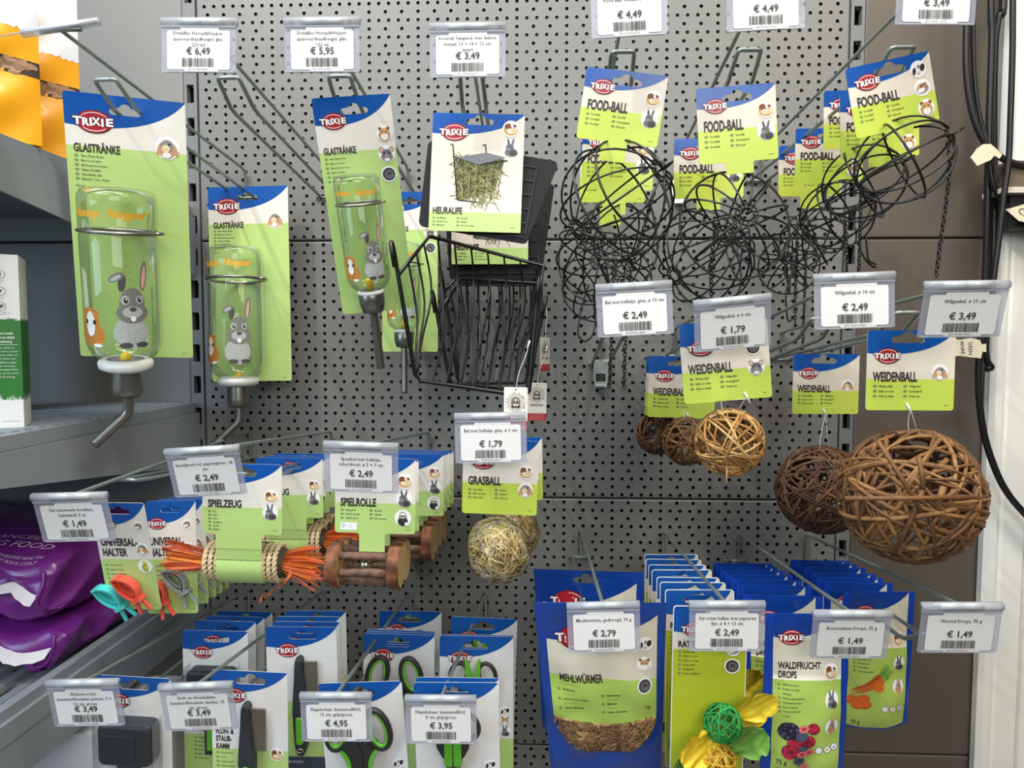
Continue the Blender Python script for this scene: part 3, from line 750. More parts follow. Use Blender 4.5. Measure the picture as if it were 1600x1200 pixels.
place(b2, 324.5, 293, .045, -1.0, pitch=-2)
def small_bottle(label):
    W, H = .081, .229
    t = tag(empty('glass_water_bottle'), label, 'water bottle', 'small animal water bottles')
    card(t, W, H, .0265, 'GLASTRÄNKE', .0560, .0066, .054, ['Glass Water Bottle', 'Biberon en verre', 'Abbeveratoio in vetro', 'Glazen Drinkfles', 'Vattenflaska Glas', 'Bebedero Tubo Cristal'], [('hamster', .0705, .0385, .0082), ('chinchilla', .0705, .0592, .0088), ('degu', .0705, .0800, .0082)], lw=.36, lx=.0195, lz=.0235, hole=(.042, -.0145), tw=.034, lh=.0017, lsp=.0046, ltop=.0615, back=CARDW, code='#60444', hk=.9)
    X = Matrix.Translation((.0375, -.027, -.200))
    bottle(t, X, .0240, .124, [(0, 0, -.022), (.0, 0, -.06), (.0, -.001, -.088)], True)
    return t
s1 = small_bottle('small glass water bottle with yellow tube, hanging in front on its tilted card')
s1.matrix_basis, _w, _h = quad(.360, (486, 154), (611, 146), (639, 490), (526, 500))
s2 = copy_tree(s1)
s2['label'] = 'small glass water bottle half hidden behind the black hay racks'
place(s2, 596, 300, .075, 0, pitch=-1)
# ------------------------------------------------------------------ black wire hay racks
BLACKW = M('black_coated_wire', (13, 13, 14), .36, spec=.5)
BLACKP = M('black_plastic', (19, 19, 20), .55, spec=.3)
HAY = [M('hay_%d' % i, c, .8) for i, c in enumerate(((100, 106, 58), (136, 134, 82), (70, 76, 42), (172, 164, 116)))]
def rack_picture(c, W, H):
    """printed picture of a filled hay rack"""
    m = MB(); r = random.Random(5); y = -.0003
    x0, x1, xb0, xb1, zt, zb = .25 * W, .79 * W, .30 * W, .73 * W, -.385 * H, -.735 * H
    m.flat([[(x0 + .01 * W, zt), (xb0, zb), (xb1 - .03 * W, zb + .01), (x1, zt)][::1]], y, HAY[2])
    for i in range(150):
        t = r.random(); s = r.random()
        a = x0 + .02 * W + (xb0 - x0) * t; b = x1 - .02 * W + (xb1 - x1) * t
        x = a + (b - a) * s; z = zt + (zb - zt) * (t * 1.08)
        an = r.uniform(-1.4, 1.4) + (math.pi / 2 if r.random() < .4 else 0); L = r.uniform(.004, .011); w_ = .00035
        dx, dz = math.cos(an) * L, math.sin(an) * L
        nx, nz = -math.sin(an) * w_, math.cos(an) * w_
        m.flat([[(x - dx - nx, z - dz - nz), (x + dx - nx, z + dz - nz), (x + dx + nx, z + dz + nz), (x - dx + nx, z - dz + nz)]], y - .00003 * (1 + i % 4), HAY[r.choice((0, 1, 1, 3))])
    def ln(a, b, w_=.0007, mt=BLACKP):
        an = math.atan2(b[1] - a[1], b[0] - a[0]); nx, nz = -math.sin(an) * w_ / 2, math.cos(an) * w_ / 2
        m.flat([[(a[0] - nx, a[1] - nz), (b[0] - nx, b[1] - nz), (b[0] + nx, b[1] + nz), (a[0] + nx, a[1] + nz)]], y - .0002, mt)
    for k in range(7):
        f = k / 6; ln((x0 + (x1 - x0) * f, zt), (xb0 + (xb1 - xb0) * f, zb + .004), .0005)
    ln((x0 - .02 * W, -.27 * H), (xb0, zb), .0011); ln((xb0, zb), (xb0 + .22 * W, zb - .002), .001); ln((.585 * W, -.26 * H), (.60 * W, -.36 * H), .0010)
    for cx_ in (x0 - .033 * W, .57 * W):
        o = arc(cx_, -.275 * H, .0017, 0, 180, 6); i = arc(cx_, -.275 * H, .0009, 0, 180, 6); m.flat([o + i[::-1]], y - .0002, BLACKP)
    ln((x0 - .015 * W, zt + .002), (.52 * W, zt - .006), .0012); ln((.52 * W, zt - .006), (x1 + .04 * W, zt - .001), .0012)
    m.flat([[(x0 + .02 * W, zt + .001), (.52 * W, zt - .006), (x1 + .02 * W, zt + .002), (.60 * W, zt + .0065)]], y - .00025, M('print_lid_grey', (120, 122, 126), .4))
    return m.build('rack_picture', c)
def rack_card(t):
    W, H = .093, .120
    c = card(t, W, H, .0205, 'HEURAUFE', .1025, .0066, .1005, ['Hay Manger', 'Râtelier à foin', 'Mangiatoia', 'Hooiruif', 'Höhäck', 'Porta heno jaulas'], [('guinea', .0795, .0150, .0085), ('rabbit', .0800, .0345, .0090)], lw=.335, lx=.0225, lz=.0195, hole=(.0475, -.0085), tw=.030, cols=2, lh=.0015, lsp=.0036, ltop=.1075, lx0=.0035, col2=.30, r=.001, code='#60900', white=M('print_sand', (222, 212, 196), .4), hk=.9)
    rack_picture(c, W, H)
    return c
def hay_rack(label, cardpose, O, up_away, wx, dz, hookl=(.045, .045), bl=None, br=None, lid=None):
    """card, black lid behind it, and below them the basket: near frame with two hooks, sloping rim, curved bars"""
    t = tag(empty('hay_rack', cardpose), label, 'hay rack', 'black wire hay racks')
    rack_card(t)
    inv = cardpose.inverted()
    L, R, BL_, BR_ = [inv @ p for p in O]
    away = inv.to_3x3() @ Vector(up_away)
    m = MB()
    ex_ = (R - L).normalized()
    LF, RF = L + away + ex_ * wx, R + away - ex_ * wx
    def hk(p, b, h):
        u = (p - b).normalized(); n = Vector((0, -1, 0))
        top = p + u * h
        return [b, p, top, top + u * .005 + n * .002, top + u * .0065 + n * .006, top + u * .005 + n * .010, top + n * .012 - u * .004, top + n * .012 - u * .020]
    m.tube(hk(L, BL_, hookl[0])[::-1][:-1] + [BL_ + (L - BL_) * .06, BL_ + (BR_ - BL_) * .04, BR_ + (BL_ - BR_) * .04, BR_ + (R - BR_) * .06] + hk(R, BR_, hookl[1])[1:], .0023, BLACKW, 7)
    m.tube([L, LF, RF, R], .0023, BLACKW, 7)
    for i in range(7):                         # bars of the far side sweep down to the bottom rail
        f = (i + .5) / 7
        a = LF.lerp(RF, f); b = BL_.lerp(BR_, .08 + .84 * f)
        k = (BL_ + BR_ - L - R) / 2
        m.tube(smooth_path([a, a + k * .45 + away * .05, b - k * .22 + away * .50, b - k * .03 + away * .08, b], 4), .00125, BLACKW, 6)
    for s_, A, AF, B in ((0, L, LF, BL_), (1, R, RF, BR_)):
        for f in (.3, .55, .8):
            a = A.lerp(AF, f); k = B - A
            m.tube(smooth_path([a, a + k * .5, B - k * .22 + away * f * .45, B - k * .04 + away * f * .1], 4), .00125, BLACKW, 6)
    m.build('wire_basket', t)
    m = MB()
    a, b, h, y = lid
    Xl = Matrix.Translation((a, y, -.026)) @ Matrix.Rotation(math.radians(b), 4, 'Y')
    m.plate([arc(.129, -.005, .005, 0, 90, 3) + arc(.005, -.005, .005, 90, 180, 3) + arc(.010, -h + .005, .005, 180, 270, 3) + arc(.113, -h + .005, .005, 270, 360, 3)], .003, BLACKP, X=Xl)
    for k in range(6): m.box((.064, -.0006, -.010 - k * (h - .016) / 5), (.100, .0012, .0014), BLACKW, X=Xl)
    for xx in (.014, .114): m.box((xx, -.0006, -h / 2), (.0014, .0012, h - .018), BLACKW, X=Xl)
    m.build('lid', t)
    return t
X1, _w, _h = quad(.370, (677, 176), (817, 179), (812.5, 361), (672, 357))
hay_rack('black wire hay rack in front, its card showing a hay filled rack', X1, (at(622, 430, .372), at(838, 484, .345), at(650, 594, .36), at(826, 620, .345)), (.012, .105, .056), .004, 0, (.026, .026), lid=(-.0045, 8, .088, .006))
X2 = Matrix.Translation(at(705, 256, .235)) @ Matrix.Rotation(math.radians(0), 4, 'Y')
hay_rack('second black wire hay rack, its card lower half visible under the first', X2, (at(683, 492, .25), at(846, 500, .225), at(703, 598, .25), at(822, 611, .225)), (.010, .075, .050), .010, 0, (.022, .022), lid=(-.010, -1, .112, .004))
X3 = Matrix.Translation(at(716, 293, .09))
hay_rack('hindmost black wire hay rack close to the panel', X3, (at(694, 455, .12), at(836, 452, .10), at(716, 600, .12), at(822, 598, .10)), (.008, .055, .030), .010, 0, (.022, .026), lid=(-.008, 0, .112, .004))

# ------------------------------------------------------------------ wire food balls
def axis_basis(o, axis, spin=0.0):
    q = Vector(axis).normalized().to_track_quat('Z', 'Y')
    return Matrix.Translation(o) @ q.to_matrix().to_4x4() @ Matrix.Rotation(spin, 4, 'Z')
def chain(mb, pts, L=.0062, r=.0007):
    path = smooth_path(pts, 10); d = [0.0]
    for a, b in zip(path, path[1:]): d.append(d[-1] + (b - a).length)
    n = int(d[-1] / (L * .72)); j = 0
    for k in range(n):
        s_ = d[-1] * (k + .5) / n
        while d[j + 1] < s_: j += 1
        p = path[j].lerp(path[j + 1], (s_ - d[j]) / max(1e-9, d[j + 1] - d[j])); t = (path[j + 1] - path[j])
        X = axis_basis(p, t, k * math.pi / 2)
        mb.tube([(L * .30 * math.cos(a), 0, L * .52 * math.sin(a)) for a in (2 * math.pi * i / 8 for i in range(8))], r, BLACKW, 5, True, X)
def wire_ball(mb, o, axis, R, nm=10, spin=0.0, squash=1.0, rings=(0.0,), r=.0011, seed=1, a0=8, loop=True):
    rr = random.Random(seed); X = axis_basis(o, axis, spin)
    for k in range(nm):
        a = 2 * math.pi * k / nm + rr.uniform(-.10, .10); bow = rr.uniform(.95, 1.03)
        pts = [(R * bow * math.cos(t) * math.cos(a), R * bow * math.cos(t) * math.sin(a), R * squash * math.sin(t)) for t in (math.radians(-90 + a0 + (180 - 2 * a0) * i / 16) for i in range(17))]
        mb.tube(pts, r, BLACKW, 6, False, X)
    for z in rings:
        q = R * math.sqrt(max(0, 1 - z * z)) * 1.01
        mb.tube([(q * math.cos(t), q * math.sin(t), R * squash * z) for t in (2 * math.pi * i / 36 for i in range(36))], r * 1.1, BLACKW, 6, True, X)
    for s_ in (-1, 1):
        for q in (.12, .20): mb.tube([(R * q * math.cos(t), R * q * math.sin(t), s_ * R * squash * (.985 - q * .1)) for t in (2 * math.pi * i / 12 for i in range(12))], r * 1.1, BLACKW, 6, True, X)
    if loop: mb.tube([(0, 0, R * squash * .95), (.003, 0, R * squash * 1.12), (.0, 0, R * squash * 1.24), (-.003, 0, R * squash * 1.12), (0, 0, R * squash * .95)], r, BLACKW, 6, False, X)
SANDC = M('print_sand', (222, 212, 196), .4)
GREEN_WARM = M('print_green_warm_lit', (196, 214, 84), .36)  # the cards' green print with warm light put into the colour
def food_ball(label, pose, W, H, neck, ball, chain_px=None, hook_px=None, pics=('guinea', 'rabbit')):
    t = tag(empty('wire_food_ball', pose), label, 'food ball', 'black wire food balls')
    pc = [(pics[0], W * .86, H * .34, H * .115), (pics[1], W * .86, H * .62, H * .125)] if len(pics) == 2 else [(k, W * .855, H * (.23 + .26 * i), H * .115) for i, k in enumerate(pics)]
    if len(pics) == 3: pc = [(pics[0], W * .84, H * .22, H * .12), (pics[1], W * .855, H * .49, H * .12), (pics[2], W * .865, H * .78, H * .125)]
    card(t, W, H, H * .27, 'FOOD-BALL', H * .575, H * .135, H * .56, ['Food-Ball', 'Food-Ball', 'Food-Ball', 'Voer-Bal', 'Grönsaksboll', 'Bola para'], pc, lw=.32, lx=W * .235, lz=H * .25, hole=(W * .51, -H * .155), tw=W * .50, cols=2, lh=H * .026, lsp=H * .068, ltop=H * .655, lx0=W * .075, col2=.40, neck=neck, green=GREEN_WARM, white=SANDC, code='#60904', hk=W / .082 * .98)
    inv = pose.inverted()
    m = MB()
    o, ax, R, nm, sp, sq, rings, sd = ball
    wire_ball(m, inv @ o, inv.to_3x3() @ Vector(ax), R, nm, sp, sq, rings, seed=sd)
    m.build('wire_ball', t)
    if chain_px:
        m = MB(); chain(m, [inv @ at(*p) for p in chain_px]); m.build('chain', t)
    if hook_px:
        m = MB(); m.tube(smooth_path([inv @ at(*p) for p in hook_px], 5), .0011, BLACKW, 6); m.build('wire_hook', t)
    return t
def fl(u, v, d, roll=0, yaw=0, pitch=0): return Matrix.Translation(at(u, v, d)) @ Matrix.Rotation(math.radians(yaw), 4, 'Z') @ Matrix.Rotation(math.radians(pitch), 4, 'X') @ Matrix.Rotation(math.radians(roll), 4, 'Y')
Q, w_, h_ = quad(.365, (917, 104), (1040, 121), (1038, 229), (921, 199))
W1, H1 = .082, .0700
food_ball('wire food ball on the first column, in front on its tilted card', fl(917, 104, .365, 8.5, -4, 3), W1, H1, (.026, .052, .019, .002), (at(963, 315, .345), (.55, -.55, .32), .0605, 11, .2, 1.0, (0.0, .42), 3), [(1022, 300, .34), (1005, 360, .33), (985, 430, .32), (978, 520, .31), (975, 608, .31)], None)
food_ball('second wire food ball on the first column, hanging lower behind the front one', fl(911, 198, .270, 1.5, 0, 2), W1, H1, (.026, .052, .028, .002), (at(948, 395, .235), (-.35, -.75, .25), .062, 11, .6, .95, (0.0,), 8), [(960, 400, .24), (957, 470, .25), (955, 540, .25), (952, 606, .25)], None)
food_ball('hindmost wire food ball on the first column, above the empty grass ball hook', fl(907, 228, .190, .5, 0, 1), W1, H1, (.026, .052, .028, .002), (at(947, 440, .13), (-.2, -.8, .35), .060, 11, .1, 1.0, (0.0,), 12), None, [(920, 445, .17), (909, 480, .18), (903, 518, .19), (908, 530, .19), (916, 533, .19), (926, 522, .18), (931, 495, .17), (926, 460, .16)])
food_ball('spiky wire food ball seen straight along its spokes', fl(1087, 139, .355, -4.5, 2, 2), W1 * .985, H1 * 1.08, (.027, .055, .012, .002), (at(1148, 352, .335), (.08, -1.0, .16), .058, 13, .3, .62, (0.0,), 21), [(1120, 350, .33), (1112, 400, .33), (1111, 440, .33), (1112, 475, .33)], None)
food_ball('wire food ball hanging low behind the spiky one', fl(1053, 217, .235, -1, 0, 1), W1, H1, (.027, .055, .014, .002), (at(1102, 402, .21), (.45, -.62, .28), .062, 12, .5, .9, (0.0,), 31), None, [(1245, 395, .20), (1236, 430, .2), (1228, 460, .2), (1231, 500, .2), (1238, 498, .2)])
T3 = ('spotrat', 'dwarf', 'hamster')
Qc, wc, hc = quad(.375, (1320, 108), (1459, 75), (1479, 181), (1334, 212))
food_ball('tilted wire food ball nearest the black cables, with a long chain', fl(1320, 108, .385, -13.0, 6, 2), .0855, .0670, (.030, .058, .006, .002), (at(1412, 252, .375), (.80, -.30, .46), .0405, 9, .2, 1.12, (0.0,), 41), [(1481, 222, .38), (1484, 260, .38), (1478, 320, .38), (1468, 390, .38), (1463, 432, .38)], None, T3)
food_ball('second wire food ball in the row of five, just left of the tilted one', fl(1312, 148, .315, -3, 4, 1), .0855, .0670, (.030, .058, .010, .002), (at(1350, 288, .305), (.66, -.52, .40), .0405, 9, .5, 1.05, (0.0,), 42), [(1345, 300, .3), (1344, 350, .3), (1343, 392, .3), (1341, 440, .3)], [(1340, 380, .29), (1352, 405, .29), (1366, 418, .29), (1367, 412, .29), (1358, 408, .29), (1355, 392, .29), (1353, 372, .29)], T3)
food_ball('middle wire food ball in the row of five, card third from the tilted one', fl(1287, 142, .240, -2, 4, 1), .0855, .0670, (.030, .058, .010, .002), (at(1308, 335, .235), (.58, -.62, .34), .0400, 9, .8, 1.05, (0.0,), 43), [(1322, 340, .23), (1322, 380, .23), (1323, 420, .23), (1322, 470, .23)], None, T3)
food_ball('fourth wire food ball in the row of five, its full badge visible', fl(1243, 201, .180, -1, 3, 1), .0855, .0670, (.030, .058, .014, .002), (at(1268, 372, .16), (-.5, -.72, .30), .0400, 9, 1.1, 1.05, (0.0,), 44), [(1245, 350, .16), (1245, 400, .16), (1243, 450, .16), (1242, 505, .16)], None, T3)
food_ball('fifth wire food ball in the row of five, lowest and close to the panel', fl(1217, 228, .115, -1, 3, 1), .0855, .0670, (.030, .058, .016, .002), (at(1232, 415, .085), (-.35, -.85, .15), .0400, 10, .3, 1.0, (0.0,), 45), [(1260, 390, .09), (1258, 440, .09), (1256, 490, .09), (1254, 560, .09)], None, T3)

# ------------------------------------------------------------------ willow balls
TW = {'light': [(196, 150, 84), (172, 122, 62), (208, 168, 104), (150, 104, 52)], 'mid': [(122, 82, 44), (142, 98, 54), (98, 64, 36), (162, 118, 70)], 'dark': [(98, 62, 38), (112, 74, 46), (80, 50, 32), (128, 90, 58)], 'green': [(30, 150, 62), (20, 120, 48), (52, 176, 84)], 'yellow': [(226, 176, 40), (206, 150, 30), (238, 196, 70)]}
def twigs(mb, o, R, n, rt, pal, seed, straight=40, zs=1.0):
    r = random.Random(seed)
    mats = [M('twig_%s_%d' % (pal, i), c, .62, var=.35, scale=160) for i, c in enumerate(TW[pal])]
    for k in range(n):
        lay = k / n
        q = Vector((r.gauss(0, 1), r.gauss(0, 1), r.gauss(0, 1))).normalized()
        h = r.uniform(-.60, .60) * R; Rr = R * (.80 + .19 * lay)
        rad = math.sqrt(max(.1, Rr * Rr - h * h))
        X = axis_basis(Vector((0, 0, 0)), q, r.uniform(0, 6.28))
        span = math.radians(r.uniform(120, 300)); m_ = max(3, int(math.degrees(span) / straight))
        pts = []
        for i in range(m_ + 1):
            a = span * i / m_ + r.uniform(-.08, .08); j = rad * r.uniform(.96, 1.03)
            p = X @ Vector((j * math.cos(a), j * math.sin(a), h + r.uniform(-.03, .03) * R)); p.z *= zs
            if p.length > R * 1.01: p *= R * 1.01 / p.length
            pts.append(o + p)
        t = rt * r.uniform(.65, 1.15)
        sm = smooth_path(pts, 3)
        mb.tube(sm, [t * (1 - .35 * i / len(sm)) for i in range(len(sm))], r.choice(mats), 6)
STRING = M('white_string', (235, 232, 226), .6)
def willow(label, pose, W, H, ball, R, n, rt, pal, seed, pic, extra=(), sx=.5):
    t = tag(empty('willow_ball', pose), label, 'willow ball', 'willow balls')
    c = card(t, W, H, H * .285, 'WEIDENBALL', H * .635, H * .115, H * .61, ['Wicker Ball', 'Balle en osier', 'Palla in vimini', 'Wilgenbal', 'Rottingboll', 'Pelota de'], pic(W, H), lw=.32, lx=W * .235, lz=H * .32, hole=(W * .46, -H * .115), tw=W * .50, cols=2, lh=H * .026, lsp=H * .062, ltop=H * .71, lx0=W * .075, col2=.42, green=GREEN_WARM, white=SANDC, code='#6182', back=CARDW)
    inv = pose.inverted(); o = inv @ ball
    m = MB(); twigs(m, o, R, n, rt, pal, seed)
    for a, b, th in extra: m.tube([inv @ at(*a), inv @ ((at(*a) + at(*b)) / 2) + Vector((0, -.002, 0)), inv @ at(*b)], th, MATS['twig_%s_0' % pal], 7)
    m.build('woven_ball', t)
    m = MB(); b0 = Vector((W * sx, -.0006, -H * .95))
    top = o + Vector((0, 0, R * .93))
    m.tube([b0, b0 + Vector((.0, .0, -.004)), top + Vector((-.006, -.004, .012)), top + Vector((-.006, -.01, -.006))], .00045, STRING, 5); m.tube([b0, top + Vector((.008, 0, -.004))], .00035, STRING, 5)
    m.tube([b0 + Vector((-.003, -.0004, .003)), b0 + Vector((.002, -.0004, -.008))], .0012, STRING, 6)
    m.build('string', t)
    return t
lopP = lambda W, H: [('lop', W * .83, H * .525, H * .100)]
degP = lambda W, H: [('degu', W * .82, H * .36, H * .10), ('chinchilla', W * .84, H * .61, H * .105)]
willow('largest willow ball, reddish brown and beside the white frame', fl(1356, 516, .385), .0850, .0790, at(1421, 774, .375),   .0660, 76, .0027, 'mid', 11, lopP, [((1320, 779, .445), (1524, 777, .445), .0023), ((1372, 690, .43), (1440, 800, .445), .0022), ((1435, 712, .44), (1442, 765, .447), .0023), ((1442, 765, .447), (1400, 860, .425), .0023)])
willow('medium dark brown willow ball behind the largest one', fl(1240, 553, .150), .0855, .0790, at(1284, 765, .150), .0570, 84, .0023, 'dark', 12, lopP)
Qw, ww, hw_ = quad(.385, (1060, 507), (1199, 494), (1207, 620), (1072, 634))
willow('small pale willow ball in front on its slightly turned card', fl(1060, 507, .385, -5.2, 0, 0), .0870, .0800, at(1139, 691, .380), .0335, 58, .0018, 'light', 13, degP, [((1135, 715, .40), (1135, 756, .41), .0010)], sx=.72)
willow('small brown willow ball in the middle of three on one hook', fl(1015, 556, .165, 1.5), .0870, .0800, at(1073, 689, .200), .0300, 44, .0017, 'mid', 14, degP, sx=.62)
willow('small darkest willow ball, hindmost of three on one hook', fl(1010, 556, .140, 1), .0870, .0800, at(1027, 677, .120), .0285, 44, .0017, 'dark', 15, degP, sx=.22)
# ------------------------------------------------------------------ plastic clip cards
CORAL = M('coral_plastic', (232, 92, 74), .35); TEAL = M('teal_plastic', (78, 204, 200), .35); GREYP = M('grey_clip_plastic', (152, 156, 156), .35)
def clip(mb, X, mat):
    """folded strap holder: a pointed loop, an inner tongue, a collar and two pegs"""
    def band(pts, w_, t_):
        L = len(pts); vs = []
        for i, (x, z) in enumerate(pts):
            a = pts[max(i - 1, 0)]; b = pts[min(i + 1, L - 1)]
            dx, dz = b[0] - a[0], b[1] - a[1]; n = math.hypot(dx, dz) or 1; nx, nz = -dz / n * t_ / 2, dx / n * t_ / 2
            vs += [(x - nx, -w_, z - nz), (x + nx, -w_, z + nz), (x + nx, 0, z + nz), (x - nx, 0, z - nz)]
        fs = []
        for i in range(L - 1):
            for k in range(4): fs.append((i * 4 + k, i * 4 + (k + 1) % 4, i * 4 + 4 + (k + 1) % 4, i * 4 + 4 + k))
        fs += [(3, 2, 1, 0), tuple((L - 1) * 4 + k for k in range(4))]
        mb.add(vs, fs, mat, X)
    band(bez((-.011, .022), (-.014, .008), (-.010, -.006), (0, -.014), 10), .013, .0018)
    band(bez((-.011, .022), (.004, .020), (.016, .004), (.004, -.014), 10), .013, .0018)
    band(bez((-.0085, .018), (-.010, .006), (-.006, -.002), (.001, -.008), 8), .009, .0014)
    band(bez((-.0085, .018), (.000, .014), (.005, .004), (.001, -.008), 8), .009, .0014)
    band([(-.012, .0225), (-.004, .0215)], .014, .0024)
    mb.box((.002, -.0065, -.0155), (.014, .013, .0045), mat, X)
    for s_ in (-1, 1):
        a = math.radians(14 * s_)
        mb.box((0, -.0065, -.0115), (.0036, .0036, .016), mat, X @ Matrix.Translation((.002 + s_ * .0035, 0, -.0155)) @ Matrix.Rotation(-a, 4, 'Y'))
def holder_card(label, pose, c1, c2):
    W, H = .0575, .1265
    t = tag(empty('clip_card', pose), label, 'clip holder card', 'cards with plastic clips')
    card(t, W, H, .0245, ['UNIVERSAL-', 'HALTER'], .0495, .0085, .0655, ['Universal Holder', 'Support universel', 'Supporto universale', 'Universele Houder', 'Universalhållare', 'Soporte universal'], [('dwarf', .0470, .0265, .0057), ('lop', .0475, .0530, .0068), ('budgie', .0475, .0735, .0078)], lw=.40, lx=.0130, lz=.0255, hole=(.0290, -.0105), lh=.0016, lsp=.0053, ltop=.0735, lx0=.0040, code='#60912', back=CARDW, hk=.75)
    for i, (mat, x, z, a) in enumerate((c1, c2)):
        m = MB(); clip(m, Matrix.Translation((x, -.0012, z)) @ Matrix.Rotation(math.radians(a), 4, 'Y') @ Matrix.Scale(.84, 4), mat); m.build('plastic_clip', t)
    return t
Qh = fl(140, 785, .392, 0, 0, 13)
h1 = holder_card('front clip card with one teal and one coral clip', Qh, (TEAL, .0100, -.1090, -32), (CORAL, .0310, -.0985, -24))
X = Matrix.Translation(at(227, 783, .330)) @ Matrix.Rotation(math.radians(-1.5), 4, 'Y') @ Matrix.Rotation(math.radians(-3), 4, 'X')
h2 = holder_card('second clip card with a grey and a coral clip, behind the orange tassel', X, (GREYP, .0395, -.090, -26), (CORAL, .016, -.102, -20))
for i, (u, v, d) in enumerate(((245, 780, .285), (260, 777, .250), (272, 775, .225), (284, 772, .200), (300, 769, .165))):
    c = copy_tree(h2); place(c, u, v, d, -1)
    c['label'] = 'clip card in the stack behind the grey clip, only its green edge showing'
h2['group'] = h1['group'] = 'cards with plastic clips'

# ------------------------------------------------------------------ rope rolls with raffia tassels
ROPE = M('sisal_rope', (222, 200, 158), .8, var=.3, scale=300); RAFF = [M('raffia_%d' % i, c, .55) for i, c in enumerate(((226, 108, 34), (206, 84, 34), (238, 132, 48), (180, 70, 40)))]
def rope_roll(label, pose, seed):
    W, H = .0860, .0760
    r = random.Random(seed)
    t = tag(empty('rope_roll_toy', pose), label, 'rope toy', 'rope rolls with orange tassels')
    nk = (.014, .064, .016, .003)
    card(t, W, H, .0215, 'SPIELZEUG', .0470, .0078, .0470, ['Toy', 'Jouet', 'Gioco', 'Speelgoed', 'Leksak', 'Juguete'], [('guinea', .0745, .0345, .0075), ('rabbit', .0735, .0515, .0085)], lw=.34, lx=.021, lz=.0200, hole=(.043, -.0100), tw=.0365, lh=.0018, lsp=.0039, ltop=.0525, lx0=.006, neck=nk, code='#6188', back=CARDW)
    R = .0215; o = Vector((.040, .0225, -.1130))
    m = MB()                                    # printed sleeve round the roll
    vs = []; n = 20
    for i in range(n + 1):
        a = math.radians(70 + 290 * i / n)
        for x in (.0138, .0642): vs.append((x, o.y - (R + .0012) * math.sin(a), o.z + (R + .0012) * math.cos(a)))
    m.add(vs, [(2 * i, 2 * i + 1, 2 * i + 3, 2 * i + 2) for i in range(n)], GREEN, None, True)
    vs = [(.0138, -.0001, -H - .012), (.0642, -.0001, -H - .012), (.0642, o.y - (R + .0012) * math.sin(math.radians(68)), o.z + (R + .0012) * math.cos(math.radians(68))), (.0138, o.y - (R + .0012) * math.sin(math.radians(68)), o.z + (R + .0012) * math.cos(math.radians(68)))]
    m.add(vs, [(0, 3, 2, 1)], GREEN, None, True)
    m.build('paper_sleeve', t)
    m = MB()
    for j in range(13):                         # wound twisted rope
        xx = -.0008 + j * .0064
        for s_ in range(2):
            pts = []
            for i in range(44):
                a = 2 * math.pi * i / 44
                tw = a * 11 + s_ * math.pi
                rr = R - .0026 + .0014 * math.cos(tw)
                pts.append((xx + .0014 * math.sin(tw), o.y + rr * math.sin(a), o.z + rr * math.cos(a)))
            m.tube(pts, .00205, ROPE, 5, True)
    m.build('wound_rope', t)
    m = MB()
    m.tube([(-.002, o.y, o.z), (.082, o.y, o.z)], .0155, M('roll_core', (70, 60, 52), .8), 20)
    m.build('core', t)
    for sd in (-1, 1):
        m = MB(); x0 = -.003 if sd < 0 else .0790
        for i in range(60):
            a = r.uniform(0, 6.28); q = .0095 * math.sqrt(r.random())
            p = Vector((x0 - sd * .004, o.y + q * math.cos(a), o.z + q * math.sin(a)))
            L = r.uniform(.030, .050) * (1.0 if sd > 0 else 1.05); sp = 1.7 + r.random() * 1.0
            drop = (-.010 * r.random() if sd > 0 else .012 * r.random())
            e = Vector((x0 + sd * L, o.y + q * math.cos(a) * sp - .004, o.z + q * math.sin(a) * sp * (1.15 if sd > 0 else .9) + drop))
            mid = (p + e) / 2 + Vector((0, r.uniform(-.002, .002), r.uniform(-.001, .003)))
            w_ = r.uniform(.0006, .0011); u = Vector((0, r.uniform(-.4, .4), 1)).normalized() * w_
            pts = smooth_path([p, mid, e], 3)
            vs = []
            for q_ in pts: vs += [q_ - u, q_ + u]
            b = len(pts)
            m.add(vs, [(2 * k, 2 * k + 2, 2 * k + 3, 2 * k + 1) for k in range(b - 1)], r.choice(RAFF[:3] if sd > 0 else RAFF), None, True)
        if sd > 0:
            for k in range(3):
                pts = smooth_path([(x0 + .010, o.y - .011, o.z + .004), (x0 + .013 - k * .001, o.y - .014, o.z - .010), (x0 - .004 - k * .006, o.y - .014, o.z - .027 - k * .002), (x0 - .012 - k * .004, o.y - .013, o.z - .032 - k * .004)], 4)
                vs = []
                for q_ in pts: vs += [q_ - Vector((.0012, 0, .0008)), q_ + Vector((.0012, 0, .0008))]
                m.add(vs, [(2 * k2, 2 * k2 + 2, 2 * k2 + 3, 2 * k2 + 1) for k2 in range(len(pts) - 1)], RAFF[0], None, True)
        m.build('raffia_tassel', t)
    return t
Xr = Matrix.Translation(at(316, 723, .365)) @ Matrix.Rotation(math.radians(1.0), 4, 'Y')
r1 = rope_roll('front rope roll with orange raffia tassels', Xr, 3)
r2 = copy_tree(r1); r2['label'] = 'second rope roll, hanging just behind the front one'; place(r2, 399, 715, .225, 0)
r3 = copy_tree(r1); r3['label'] = 'third rope roll, a strip of card beside the second one'; place(r3, 414, 712, .176, 0)
r4 = copy_tree(r1); r4['label'] = 'hindmost rope roll next to the panel'; place(r4, 428, 708, .126, 0)

